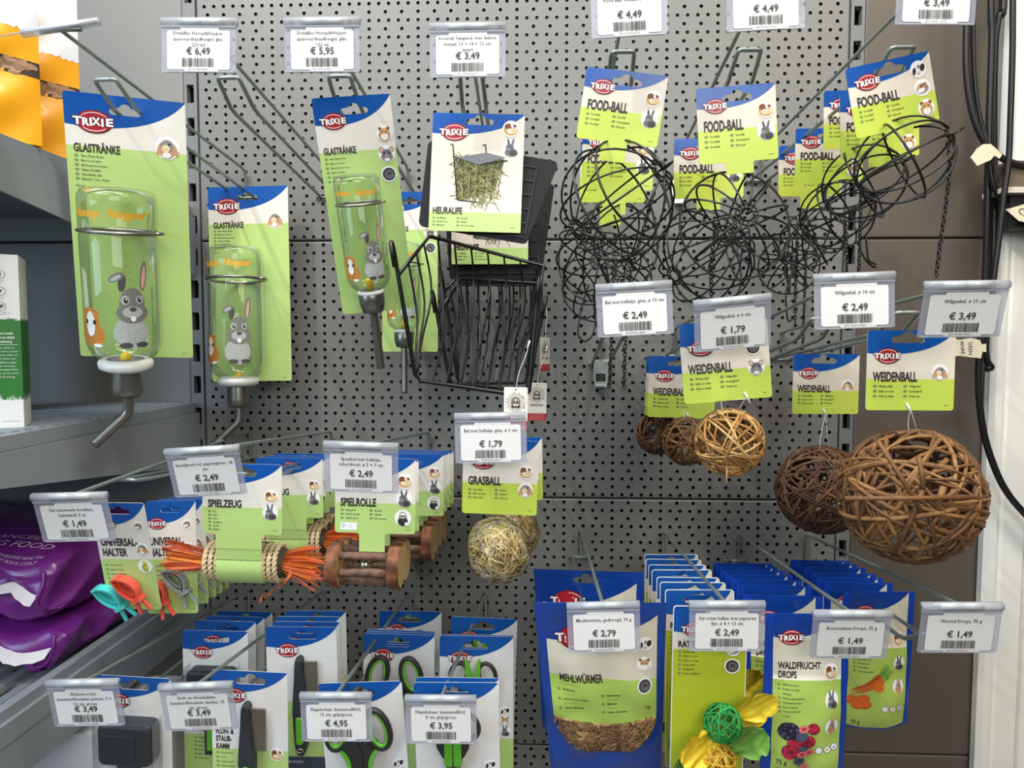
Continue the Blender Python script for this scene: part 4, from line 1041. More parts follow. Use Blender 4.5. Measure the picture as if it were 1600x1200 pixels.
# ------------------------------------------------------------------ bark wood rolls
BARK = M('bark', (146, 92, 58), .75, scale=110, rgb2=(84, 50, 34), bump=.9); BARK2 = M('twig_bark', (92, 66, 54), .7, scale=140, rgb2=(126, 92, 74), bump=.6)
WOOD = M('cut_wood', (212, 178, 122), .65, var=.22, scale=60); BELL = M('bell_metal', (206, 198, 170), .22, metal=.9)
def bark_roll(label, pose, seed, full=True):
    W, H = .0850, .0800
    t = tag(empty('bark_wood_roll', pose), label, 'wooden roll toy', 'bark wood rolls')
    c = card(t, W, H, .0225, 'SPIELROLLE', .0512, .0082, .0478, ['Playing Roll', 'Rouleau à jouer', 'Cilindro gioco', 'Speelrol', 'Lekrulle', 'Rulo de juego'], [('guinea', .0735, .0240, .0082), ('rabbit', .0730, .0425, .0090), ('ferret', .0720, .0628, .0088)], lw=.34, lx=.021, lz=.0205, hole=(.0425, -.0100), tw=.0375, cols=2, lh=.0018, lsp=.0042, ltop=.0565, lx0=.0060, col2=.43, neck=(.026, .053, .020, .003), code='#61653', back=CARDW)
    m = MB(); y = -.0003
    m.flat([rrect(.0060, -.0770, .0235, -.0690, .0008, 2)], y, WHITE)
    g = BROWN
    for a, b in (((.0075, -.0725), (.0095, -.0700)), ((.0095, -.0700), (.0115, -.0725)), ((.0115, -.0725), (.0075, -.0725))):
        an = math.atan2(b[1] - a[1], b[0] - a[0]); nx, nz = -math.sin(an) * .00012, math.cos(an) * .00012
        m.flat([[(a[0] - nx, a[1] - nz), (b[0] - nx, b[1] - nz), (b[0] + nx, b[1] + nz), (a[0] + nx, a[1] + nz)]], y - .0001, g)
    text(m, 'FSC', .0078, -.0747, .0014, g, y=y - .0001, res=1); text(m, 'MIX', .0165, -.0715, .0008, g, y=y - .0001, res=1); text(m, 'FSC C020797', .0140, -.0740, .0008, g, y=y - .0001, res=1)
    m.build('paper_label_print', c)
    rr = random.Random(seed); o = Vector((.0305, .012, -.1180)); R = .0242
    m_all = []
    for s_, nm in ((-1, 'bark_disc'), (1, 'bark_disc')):
        m = MB(); n = 30
        rad = [R * (1 + rr.uniform(-.03, .03)) for _ in range(n)]
        prof = [(-.0065, .0, 1.0), (-.0065, .90, 1.0)]
        vs = []
        for dx, k in ((-.0060, .94), (-.0050, 1.0), (.0050, 1.0), (.0060, .94)):
            for i in range(n):
                a = 2 * math.pi * i / n; q = rad[i] * k
                vs.append((o.x + s_ * .0325 + dx * 1.1, o.y + q * math.sin(a), o.z + q * math.cos(a)))
        fs = [(j * n + i, j * n + (i + 1) % n, j * n + n + (i + 1) % n, j * n + n + i) for j in range(3) for i in range(n)]
        m.add(vs, fs, BARK, None, True)
        for j, fl_ in ((0, 1), (3, 0)):
            lp = [j * n + i for i in range(n)]
            m.add([vs[i] for i in lp], [tuple(range(n))[::-1] if fl_ else tuple(range(n))], WOOD)
        m.build(nm, t)
    for i in range(6):
        a = 2 * math.pi * (i + .3) / 6; m = MB()
        p = [(o.x + x, o.y + .0165 * math.sin(a) + rr.uniform(-.0006, .0006), o.z + .0165 * math.cos(a) + rr.uniform(-.0006, .0006)) for x in (-.028, -.014, 0, .014, .028)]
        m.tube(p, [.0044 * rr.uniform(.9, 1.1) for _ in p], BARK2, 9)
        m.build('twig_bar', t)
    m = MB()
    m.lathe([(0, .0075), (.0045, .0062), (.0072, .002), (.0076, 0), (.0078, -.0006), (.0076, -.0012), (.0066, -.004), (.0040, -.0066), (0, -.0075)], BELL, 20, Matrix.Translation(o) @ Matrix.Rotation(.5, 4, 'X'))
    m.build('jingle_bell', t)
    return t
Xs = Matrix.Translation(at(524, 714, .370)) @ Matrix.Rotation(math.radians(1.2), 4, 'Y') @ Matrix.Rotation(math.radians(1), 4, 'Z')
k1 = bark_roll('front bark wood roll with a jingle bell inside', Xs, 4)
k2 = copy_tree(k1); k2['label'] = 'second bark wood roll right behind the front one'; place(k2, 536, 716, .321, .5)
k3 = copy_tree(k1); k3['label'] = 'third bark wood roll, cut disc showing in front of the panel'; place(k3, 590, 709, .205, 0)
for i, (u, v, d) in enumerate(((600, 707, .156), (610, 705, .107), (620, 703, .058))):
    k = copy_tree(k1); place(k, u, v, d, 0); k['label'] = ['fourth bark wood roll, card edge behind the third', 'fifth bark wood roll, second card edge from the panel', 'hindmost bark wood roll against the panel'][i]

# ------------------------------------------------------------------ grass balls
GR = [M('dry_grass_%d' % i, c, .6, var=.2, scale=200) for i, c in enumerate(((198, 174, 118), (180, 154, 100), (214, 194, 142), (160, 134, 86), (190, 170, 108)))]
FILM = clear('shrink_film', (253, 253, 253), (238, 238, 235), .10, .06)
def grass_ball(label, pose, seed):
    W, H = .0790, .0790
    t = tag(empty('grass_ball', pose), label, 'grass ball', 'dried grass balls')
    card(t, W, H, .0235, 'GRASBALL', .0475, .0085, .0455, ['Grass Ball', 'Balle en herbe', "Palla d'erba", 'Grasbal', 'Gräsboll', 'Pelota de'], [('guinea', .0665, .0330, .0078), ('lop', .0665, .0520, .0080)], lw=.34, lx=.021, lz=.0235, hole=(.0400, -.0105), tw=.0345, cols=2, lh=.0018, lsp=.0042, ltop=.0540, lx0=.0060, col2=.43, green=GREEN_WARM, code='#61821', back=CARDW)
    rr = random.Random(seed); R = .0335; o = Vector((.0400, .004, -.1205))
    m = MB()
    m.lathe([(R * .93 * math.sin(math.pi * i / 14), R * .93 * math.cos(math.pi * i / 14)) for i in range(15)], M('grass_core', (120, 98, 58), .9, var=.4, scale=250), 26, Matrix.Translation(o))
    for k in range(1300):
        q = Vector((rr.gauss(0, 1), rr.gauss(0, 1), rr.gauss(0, 1))).normalized()
        X = axis_basis(o, q, rr.uniform(0, 6.28)); h = rr.uniform(-.75, .75) * R; rad = math.sqrt(R * R - h * h) * rr.uniform(.95, 1.01); sp = rr.uniform(.35, .9); w_ = rr.uniform(.0003, .0008)
        vs = []
        for i in range(6):
            a = sp * i / 5
            for s_ in (-1, 1): vs.append(X @ Vector((rad * math.cos(a), rad * math.sin(a), h + s_ * w_ * (1 if i not in (0, 5) else .3) + rr.uniform(-.0003, .0003))))
        m.add(vs, [(2 * i, 2 * i + 2, 2 * i + 3, 2 * i + 1) for i in range(5)], rr.choice(GR), None, True)
    m.build('grass', t)
    m = MB(); vs = []; nu, nv = 26, 16
    for j in range(nv + 1):
        for i in range(nu):
            th, ph = math.pi * j / nv, 2 * math.pi * i / nu
            q = R * 1.035 * (1 + .018 * math.sin(ph * 7 + j) * math.sin(th) + .012 * math.sin(ph * 3 - j * 2.1))
            vs.append((o.x + q * math.sin(th) * math.cos(ph), o.y + q * math.sin(th) * math.sin(ph), o.z + q * math.cos(th)))
    m.add(vs, [(j * nu + i, j * nu + (i + 1) % nu, j * nu + nu + (i + 1) % nu, j * nu + nu + i) for j in range(nv) for i in range(nu)], FILM)
    m.build('shrink_film', t)
    return t
g1 = grass_ball('front dried grass ball wrapped in clear film', Matrix.Translation(at(724, 686, .365)) @ Matrix.Rotation(math.radians(1.5), 4, 'Y') @ Matrix.Rotation(math.radians(2), 4, 'X'), 6)
g2 = copy_tree(g1); g2['label'] = 'second dried grass ball, peeping out left behind the front one'; place(g2, 724, 690, .294, 1)
g3 = copy_tree(g1); g3['label'] = 'hindmost dried grass ball, peeping out right behind the front one'; place(g3, 748, 684, .222, -1)
# ------------------------------------------------------------------ grooming tools on cards
ANTH = M('anthracite_plastic', (48, 52, 58), .5, var=.12, scale=60); GRIP = M('green_grip', (96, 178, 44), .45); STEELB = M('polished_steel', (168, 160, 148), .3, metal=.85)
TITLES = dict(lw=.35, lx=.0250, lz=.0275, hole=(.0430, -.0110), back=CARDW, r=.0035, white=M('print_cool_white', (226, 224, 222), .4), dip=1.15)
def prism(mb, pts, y0, y1, mat, X=None, bev=.0):
    """solid board with the outline pts (x, z) from y0 (front) to y1, its front edge bevelled"""
    n = len(pts); cx = sum(p[0] for p in pts) / n; cz = sum(p[1] for p in pts) / n
    def sh(k): 
        out = []
        for x, z in pts:
            d = math.hypot(x - cx, z - cz) or 1; out.append((x - (x - cx) / d * k, z - (z - cz) / d * k))
        return out
    rings = [(sh(bev), y0), (sh(bev * .3), y0 + bev * .3), (pts, y0 + bev), (pts, y1)] if bev else [(pts, y0), (pts, y1)]
    vs = [(x, y, z) for l, y in rings for x, z in l]
    fs = [(j * n + i, j * n + (i + 1) % n, j * n + n + (i + 1) % n, j * n + n + i) for j in range(len(rings) - 1) for i in range(n)]
    mb.add(vs, fs, mat, X)
    mb.flat([rings[0][0]], y0, mat, X)
def brush_card(label, pose):
    W, H = .0820, .1900
    t = tag(empty('slicker_brush_card', pose), label, 'brush on card', 'slicker brush cards')
    c = card(t, W, H, .0235, ['SOFT-', 'BÜRSTE'], .1170, .0072, .1315, ['Soft Brush', 'Brosse douce', 'Spazzola morbida', 'Zachte borstel', 'Mjuk borste', 'Cepillo suave'], [('guinea', .073, .142, .006)], lh=.0018, lsp=.0052, ltop=.1370, lx0=.0125, **TITLES)
    m = MB(); prism(m, rrect(.0115, -.0900, .0690, -.0440, .0070, 5), -.019, 0, ANTH, None, .0045)
    prism(m, rrect(.0165, -.0840, .0530, -.0545, .004, 4), -.0205, -.018, M('anthracite_pad', (40, 44, 50), .6), None, .001)
    m.build('brush_head', t)
    m = MB(); prism(m, bez((.0300, -.0895), (.0310, -.105), (.0330, -.120), (.0330, -.150), 8) + bez((.0470, -.150), (.0470, -.120), (.0490, -.105), (.0500, -.0895), 8), -.016, -.002, ANTH, None, .003)
    m.box((.040, -.0165, -.120), (.006, .0015, .045), GRIP); m.build('handle', t)
    m = MB(); m.plate([rrect(.0085, -.1000, .0720, -.0405, .008, 4)], .0004, clear('blister', (252, 252, 252), (235, 236, 238), .10, .07), X=Matrix.Translation((0, -.0212, 0)))
    for a, b, cc, dd in ((.0085, -.1000, .0095, -.0405), (.0710, -.1000, .0720, -.0405)): m.box(((a + cc) / 2, -.0106, (b + dd) / 2), (.0005, .021, .058), MATS['blister'])
    m.build('clear_blister', t)
    return t
f1 = brush_card('front slicker brush card, large dark brush head beside the lowest shelf', fl(148, 1054, .388, 2.0, 0, 3))
for i, (u, v, d) in enumerate(((285, 984, .262), (304, 969, .200), (322, 962, .155), (339, 954, .105))):
    k = copy_tree(f1); place(k, u, v, d, .5); k['label'] = ['slicker brush card leading the back stack, dark brush and badge visible', 'second slicker brush card of the back stack', 'third slicker brush card of the back stack', 'last slicker brush card of the back stack, at the panel'][i]
def comb_card(label, pose):
    W, H = .0820, .1900
    t = tag(empty('flea_comb_card', pose), label, 'comb on card', 'flea comb cards')
    card(t, W, H, .0235, ['FLOH- &', 'STAUB-', 'KAMM'], .0710, .0060, .0880, ['Flea and Dust', 'Comb', 'Peigne à puces', 'Pettine antipulci', 'Vlooienkam', 'Loppkam'], [('guinea', .0700, .0920, .0075)], lh=.0018, lsp=.0050, ltop=.0935, lx0=.0042, **TITLES)
    m = MB(); prism(m, bez((.0315, -.1010), (.0330, -.070), (.0345, -.048), (.0360, -.0360), 8) + arc(.0400, -.0360, .0040, 180, 0, 5)[1:-1] + bez((.0440, -.0360), (.0455, -.050), (.0480, -.075), (.0490, -.1010), 8), -.011, -.001, ANTH, None, .003)
    m.build('comb_back', t)
    m = MB(); m.box((.0530, -.0050, -.0615), (.0150, .0016, .0470), STEELB)
    for k in range(34): m.box((.0530, -.0061, -.0388 - k * .00138), (.0148, .0008, .0007), STEELB)
    m.build('comb_teeth', t)
    m = MB(); prism(m, [(.0320, -.0950), (.0485, -.0950)][::-1] + bez((.0320, -.1010), (.0320, -.125), (.0330, -.140), (.0370, -.1470), 6) + bez((.0430, -.1470), (.0480, -.140), (.0490, -.125), (.0485, -.1010), 6), -.0105, -.001, ANTH, None, .002)
    prism(m, rrect(.0360, -.1330, .0440, -.1010, .003, 3), -.0122, -.010, GRIP, None, .001)
    m.tube([(.0400 + .0035 * math.cos(a), -.0112, -.1400 + .0022 * math.sin(a)) for a in (2 * math.pi * i / 12 for i in range(12))], .0009, STEELB, 5, True)
    m.build('handle', t)
    m = MB(); m.box((.041, -.0006, -.168), (W - .002, .0006, .030), M('print_slate', (58, 70, 84), .4)); m.build('printed_strip', t)
    m = MB(); text(m, 'DISCOVER ANY PASSION', .006, -.160, .0026, WHITE, y=-.0011, sx=.8, shear=.2, res=1); m.build('lettering', t)
    return t
e1 = comb_card('front flea comb card, dark comb with steel teeth beside its title', fl(329, 1046, .385, 1.5, 0, 3))
for i, (u, v, d) in enumerate(((415, 979, .318), (426, 971, .275), (432, 963, .228), (446, 954, .180))):
    k = copy_tree(e1); place(k, u, v, d, -.6); k['label'] = ['flea comb card leading the back stack, badge and comb visible', 'second flea comb card of the back stack', 'third flea comb card of the back stack', 'last flea comb card of the back stack'][i]
DARKH = M('scissor_black', (42, 42, 42), .45)
def scissors_card(label, pose, big):
    W, H = (.0890, .2000) if big else (.0890, .1800)
    t = tag(empty('nail_scissors_card', pose), label, 'scissors on card', 'larger nail scissors' if big else 'smaller nail scissors')
    K = dict(TITLES); K['hole'] = (.0430, -.0125)
    card(t, W, H, .0255, None, 0, 0, H * .70, [], [('spotrat', .079, .0915, .0062), ('hamster', .079, .1040, .0062), ('rabbit', .079, .1165, .0068)], **K)
    cx = .0410; y0 = -.009
    def strip(mb, pts, ws, y, th, mat):
        L, R_ = [], []
        for i, (x, z) in enumerate(pts):
            a = pts[max(i - 1, 0)]; b = pts[min(i + 1, len(pts) - 1)]; dx, dz = b[0] - a[0], b[1] - a[1]; n = math.hypot(dx, dz) or 1
            L.append((x - dz / n * ws[i], z + dx / n * ws[i])); R_.append((x + dz / n * ws[i], z - dx / n * ws[i]))
        prism(mb, (R_ + L[::-1]), y, y + th, mat, None, .0)
    def loop(mb, c, a, b, rot, r, mat, y):
        mb.tube([(x, y, z) for x, z in ell(c[0], c[1], a, b, 26, rot)], r, mat, 8, True)
    for s_ in (-1, 1):
        m = MB()
        if big:
            c0 = (cx + s_ * .0210, -.0475); loop(m, c0, .0115, .0215, s_ * .25, .0036, DARKH, y0); loop(m, c0, .0088, .0186, s_ * .25, .0020, GRIP, y0 - .0012)
            strip(m, bez((cx + s_ * .0125, -.0600), (cx + s_ * .0080, -.0700), (cx + s_ * .0050, -.0740), (cx + s_ * .0040, -.0900), 8), [.008, .009, .0095, .0095, .009, .0085, .008, .007, .006], y0 - .002 + s_ * .001, .006, DARKH)
            strip(m, bez((cx + s_ * .0190, -.0690), (cx + s_ * .0135, -.0740), (cx + s_ * .0115, -.0800), (cx + s_ * .0105, -.0900), 6), [.0012, .0018, .002, .0022, .0022, .002, .0012], y0 - .0042, .004, GRIP)
            m.build('handle', t)
        else:
            c0 = (cx + s_ * .0170, -.0430); loop(m, c0, .0098, .0140, s_ * .30, .0026, DARKH, y0)
            strip(m, bez((cx + s_ * .0085, -.0210 - .004), (cx + s_ * .0050, -.0330), (cx + s_ * .0040, -.0500), (cx + s_ * .0050, -.0860), 8), [.0012, .002, .0028, .0032, .0036, .004, .0042, .0042, .004], y0 - .003, .005, GRIP)
            strip(m, bez((cx + s_ * .0150, -.0560), (cx + s_ * .0130, -.0640), (cx + s_ * .0090, -.0700), (cx + s_ * .0080, -.0800), 8), [.001, .003, .0045, .005, .005, .0045, .004, .003, .001], y0 - .001, .006, DARKH)
            m.build('handle', t)
        m = MB(); strip(m, [(cx + s_ * .0035, -.088), (cx + s_ * .0028, -.105), (cx + s_ * .0016, -.125), (cx - s_ * .0004, -.140)], [.0042, .0038, .0026, .0004], y0 + s_ * .001, .0016, STEELB); m.build('blade', t)
    m = MB(); m.lathe([(0, .0012), (.0022, .0010), (.0028, 0)], STEELB, 12, Matrix.Translation((cx, y0 - .004, -.092)) @ Matrix.Rotation(math.pi / 2, 4, 'X')); m.build('pivot', t)
    return t
z1 = scissors_card('front card with the larger scissors, green lined black finger loops', fl(497, 1068, .380, -3.2, 0, 3), True)
for i, (u, v, d) in enumerate(((568, 989, .245), (571, 986, .230), (573, 983, .215), (593, 954, .115))):
    k = copy_tree(z1); place(k, u, v, d, 1.0 if i < 3 else 0); k['label'] = ['larger scissors card leading the back group, badge fully visible', 'larger scissors card, first blue edge behind the leading back card', 'larger scissors card, second blue edge behind the leading back card', 'larger scissors card standing alone closest to the panel'][i]
y1 = scissors_card('front card with the smaller scissors and green arms', fl(646, 1066, .380, -1.0, 0, 3), False)
for i, (u, v, d) in enumerate(((650, 1058, .366), (687, 993, .268), (689, 991, .255), (705, 963, .170))):
    k = copy_tree(y1); place(k, u, v, d, -.5 if i == 0 else 0 if i < 3 else 1.5); k['label'] = ['smaller scissors card, blue edge just above the front one', 'smaller scissors card in mid row, badge crossed by the wire arm', 'smaller scissors card, thin edge behind the mid row card', 'smaller scissors card closest to the panel, in shade'][i]
# ------------------------------------------------------------------ pouches
POUCH = M('pouch_blue', (14, 58, 142), .26, coat=.3); POUCHD = M('pouch_blue_edge', (14, 62, 166), .3)
LIMEB = M('print_pouch_green', (172, 198, 92), .34); SANDB = M('print_pouch_sand', (214, 206, 186), .36)
FRUIT = {k: M('fruit_' + k, c, .5) for k, c in dict(black=(34, 30, 44), rasp=(176, 32, 62), raspd=(120, 16, 40), rose=(206, 110, 110), blue=(66, 74, 98), carrot=(214, 100, 30), carrotd=(176, 72, 20), leaf=(88, 140, 50), slice=(224, 132, 44), leafl=(120, 168, 70)).items()}
def cut(mb, sx, sz):
    """split a flat print along a grid so that it can follow a bulging front"""
    bm = bmesh.new(); vv = [bm.verts.new(p) for p in mb.v]
    for f, k in zip(mb.f, mb.m):
        try: bm.faces.new([vv[i] for i in f]).material_index = k
        except ValueError: pass
    for ax, st in ((0, sx), (2, sz)):
        vals = [p[ax] for p in mb.v]; x = (math.floor(min(vals) / st) + 1) * st; no = (1, 0, 0) if ax == 0 else (0, 0, 1)
        while x < max(vals) - 1e-6:
            bmesh.ops.bisect_plane(bm, geom=bm.verts[:] + bm.edges[:] + bm.faces[:], plane_co=(x if ax == 0 else 0, 0, x if ax == 2 else 0), plane_no=no); x += st
    bm.verts.index_update()
    mb.v = [tuple(v.co) for v in bm.verts]; mb.f = [[v.index for v in f.verts] for f in bm.faces]
    mb.m = [f.material_index for f in bm.faces]; mb.s = [True] * len(mb.f); bm.free()
class Pouch:
    def __init__(s, W, H, b, top=.14, foot=.012, seed=1, taper=0.0, wr=.0006, shear=0.0):
        s.shear = shear; s.W, s.H, s.b, s.top, s.foot, s.wr, s.taper = W, H, b, top, foot, wr, taper
        r = random.Random(seed); s.w = [(r.uniform(40, 130), r.uniform(40, 130), r.uniform(0, 6)) for _ in range(5)]
    def y(s, x, z):
        u = min(1, max(0, x / s.W)); v = min(1, max(0, -z / s.H))
        f = max(0, min(1, (v - s.top) / .45)); f = f * f * (3 - 2 * f)
        g = 1 - max(0, (v - .86) / .14) ** 2 * .55
        e = min(1, math.sin(math.pi * u) * 1.25) ** .8 if 0 < u < 1 else 0
        w_ = sum(math.sin(a * x + c) * math.sin(b_ * z + c * 2) for a, b_, c in s.w) * s.wr * min(1, e * 1.5) * (.25 + f)
        rip = math.sin(z * 900) * .00025 * (1 if v < s.top else 0)
        return s.b * f * g * e + w_ + rip
    def warp(s, mb, lift=.0):
        mb.v = [(s.tx(x, z), y - s.y(x, z) - lift, z) for x, y, z in mb.v]; return mb
    def tx(s, x, z): return s.W / 2 + (x - s.W / 2) * (1 - s.taper * (-z / s.H)) + s.shear * s.W * (-z / s.H)
    def body(s, parent, mat, hole):
        m = MB(); r = .003
        low = [(0, -s.H + s.foot * .35), (s.W * .40, -s.H), (s.W * .60, -s.H), (s.W, -s.H + s.foot * .35)]
        out = [(s.W, 0), (0, 0)] + low
        m.flat([out, hole], 0, mat); cut(m, .006, .006); s.warp(m)
        k = MB(); k.flat([out, hole], 0, mat); cut(k, .012, .012); k.v = [(s.tx(x, z), .0012 + s.y(x, z) * .45, z) for x, _y, z in k.v]; k.f = [f[::-1] for f in k.f]
        o = len(m.v); m.v += k.v; m.f += [[i + o for i in f] for f in k.f]; m.m += k.m; m.s += k.s
        ol = []
        n = len(out)
        for i in range(n):
            a, b = out[i], out[(i + 1) % n]; q = max(1, int(math.hypot(b[0] - a[0], b[1] - a[1]) / .006))
            ol += [(a[0] + (b[0] - a[0]) * t / q, a[1] + (b[1] - a[1]) * t / q) for t in range(q)]
        N = len(ol)
        m.add([(s.tx(x, z), -s.y(x, z), z) for x, z in ol] + [(s.tx(x, z), .0012 + s.y(x, z) * .45, z) for x, z in ol], [(i, (i + 1) % N, N + (i + 1) % N, N + i) for i in range(N)], mat)
        return m.build('pouch', parent)
    def pr(s, mb, lift=.0, step=.006):
        mats = mb.mats; cut(mb, step, step); return s.warp(mb, lift)
def spot_animals(p, c, pics, sq=1.0):
    for kind, x, z, r in pics:
        m = MB(); animal(m, kind, 0, 0, r)
        m.v = [(x + a * sq, y, z + b) for a, y, b in m.v]
        p.pr(m, .0002, .02).build('animal_picture', c)
def plogo(p, c, cx, cz, w_):
    o = logo(c, cx, cz, w_)
    for v in o.data.vertices: v.co = (p.tx(v.co.x, v.co.z), v.co.y - p.y(v.co.x, v.co.z) - .0002, v.co.z)
def mealworms(label, pose):
    W, H = .1355, .2050
    t = tag(empty('mealworm_pouch', pose), label, 'pouch', 'mealworm pouches')
    p = Pouch(W, H, .012, .12, .010, 3, .13, .0011, .055)
    hl = euro(.064, -.012, 1.0)
    c = p.body(t, POUCH, hl)
    m = MB()
    top = bez((.0095, -.0400), (.045, -.0475), (.095, -.0400), (.1265, -.0135), 14)
    m.flat([top + [(.1265, -.0840), (.0095, -.0790)]], -.0003, SANDB)
    m.flat([[(.0095, -.0790), (.1265, -.0840), (.1270, -.1290), (.0680, -.1345), (.0100, -.1270)]], -.0003, LIMEB)
    wb = bez((.0100, -.1270), (.0140, -.1500), (.030, -.1640), (.0700, -.1660), 8) + bez((.0700, -.1660), (.105, -.1650), (.1270, -.1560), (.1270, -.1290), 8)[1:]
    m.flat([wb + [(.0680, -.1345)]], -.0003, M('worm_mass', (84, 58, 40), .6, var=.5, scale=300))
    p.pr(m).build('printed_front', c)
    plogo(p, c, .0420, -.0385, .0470)
    m = MB()
    text(m, 'MEHLWÜRMER', .0200, -.0855, .0080, BROWN, y=-.0004, bold=.034, width=.0475, res=3)
    text(m, 'Proteinreiches Futter', .0200, -.0895, .0020, GREYG, y=-.0004, sx=.9, res=1)
    for i, (a, b) in enumerate((('Mealworms', 'rich in protein'), ('Larves de vers de farine', 'riches en protéines'), ('Camola della farina', 'ricche di proteine'))):
        z = -.0960 - i * .0100
        m.flat([ell(.0185, z + .001, .002, .0014, 10)], -.0004, GREYG); text(m, a, .0230, z, .0023, BROWN, y=-.0004, sx=.85, bold=.018, res=1); text(m, b, .0230, z - .0042, .0016, GREYG, y=-.0004, sx=.85, res=1)
    for i, (a, b) in enumerate((('Meelwormen', 'rijk aan eiwitten'), ('Mjölmask', 'rik på protein'), ('Gusano de la harina', 'ricos en proteínas'))):
        z = -.1000 - i * .0092
        m.flat([ell(.0665, z + .001, .002, .0014, 10)], -.0004, GREYG); text(m, a, .0710, z, .0023, BROWN, y=-.0004, sx=.85, bold=.018, res=1); text(m, b, .0710, z - .0042, .0016, GREYG, y=-.0004, sx=.85, res=1)
    text(m, '70g', .1130, -.1165, .0042, BROWN, y=-.0004, sx=.8, res=2); text(m, '#60795', .1150, -.1225, .0013, BROWN, y=-.0004, res=1)
    p.pr(m, .0002).build('lettering', c)
    spot_animals(p, c, [('spotrat', .1140, -.0455, .0080), ('hamster', .1130, -.0680, .0082), ('degu', .1130, -.0900, .0082)])
    m = MB(); r = random.Random(9)
    wm = [M('worm_%d' % i, k, .4) for i, k in enumerate(((122, 88, 54), (150, 112, 70), (96, 66, 42), (176, 138, 92)))]
    n = 0
    while n < 330:
        x, z = r.uniform(.012, .125), -r.uniform(.130, .164)
        u = (x - .068) / .058
        if z < -.1655 + .030 * u * u * u * u + .002 or z > -.1345 + abs(x - .068) * .09 + .0035: continue
        n += 1; an = r.uniform(-.9, .9) + (0 if r.random() < .7 else 1.2); L = r.uniform(.005, .009); bd = r.uniform(-.004, .004)
        pts = []
        for i in range(7):
            q = (i - 3) / 3
            px, pz = x + math.cos(an) * L * q - math.sin(an) * bd * (1 - q * q), z + math.sin(an) * L * q + math.cos(an) * bd * (1 - q * q)
            px = min(.1262, max(.0108, px)); uu = (px - .068) / .058
            pz = min(max(pz, -.1655 + .030 * uu ** 4 + .001), -.1345 + abs(px - .068) * .09 + .001)
            pts.append((p.tx(px, pz), -p.y(px, pz) - .0006 - r.uniform(0, .0004), pz))
        m.tube(pts, [.0007, .0012, .0013, .0013, .0013, .0012, .0006], r.choice(wm), 6)
    o = m.build('mealworms', t)
    m = MB(); m.flat([wb + [(.0680, -.1345)]], 0, clear('pouch_film', (253, 253, 253), (240, 240, 240), .12, .12)); p.pr(m, .0024).build('clear_window', t)
    return t
w1 = mealworms('front mealworm pouch with a clear window full of dried worms', fl(834, 942, .385, -1.0, 0, 9))
w2 = copy_tree(w1); w2['label'] = 'mealworm pouch behind the front one, its badge showing'; place(w2, 834, 889, .240, 1.2)

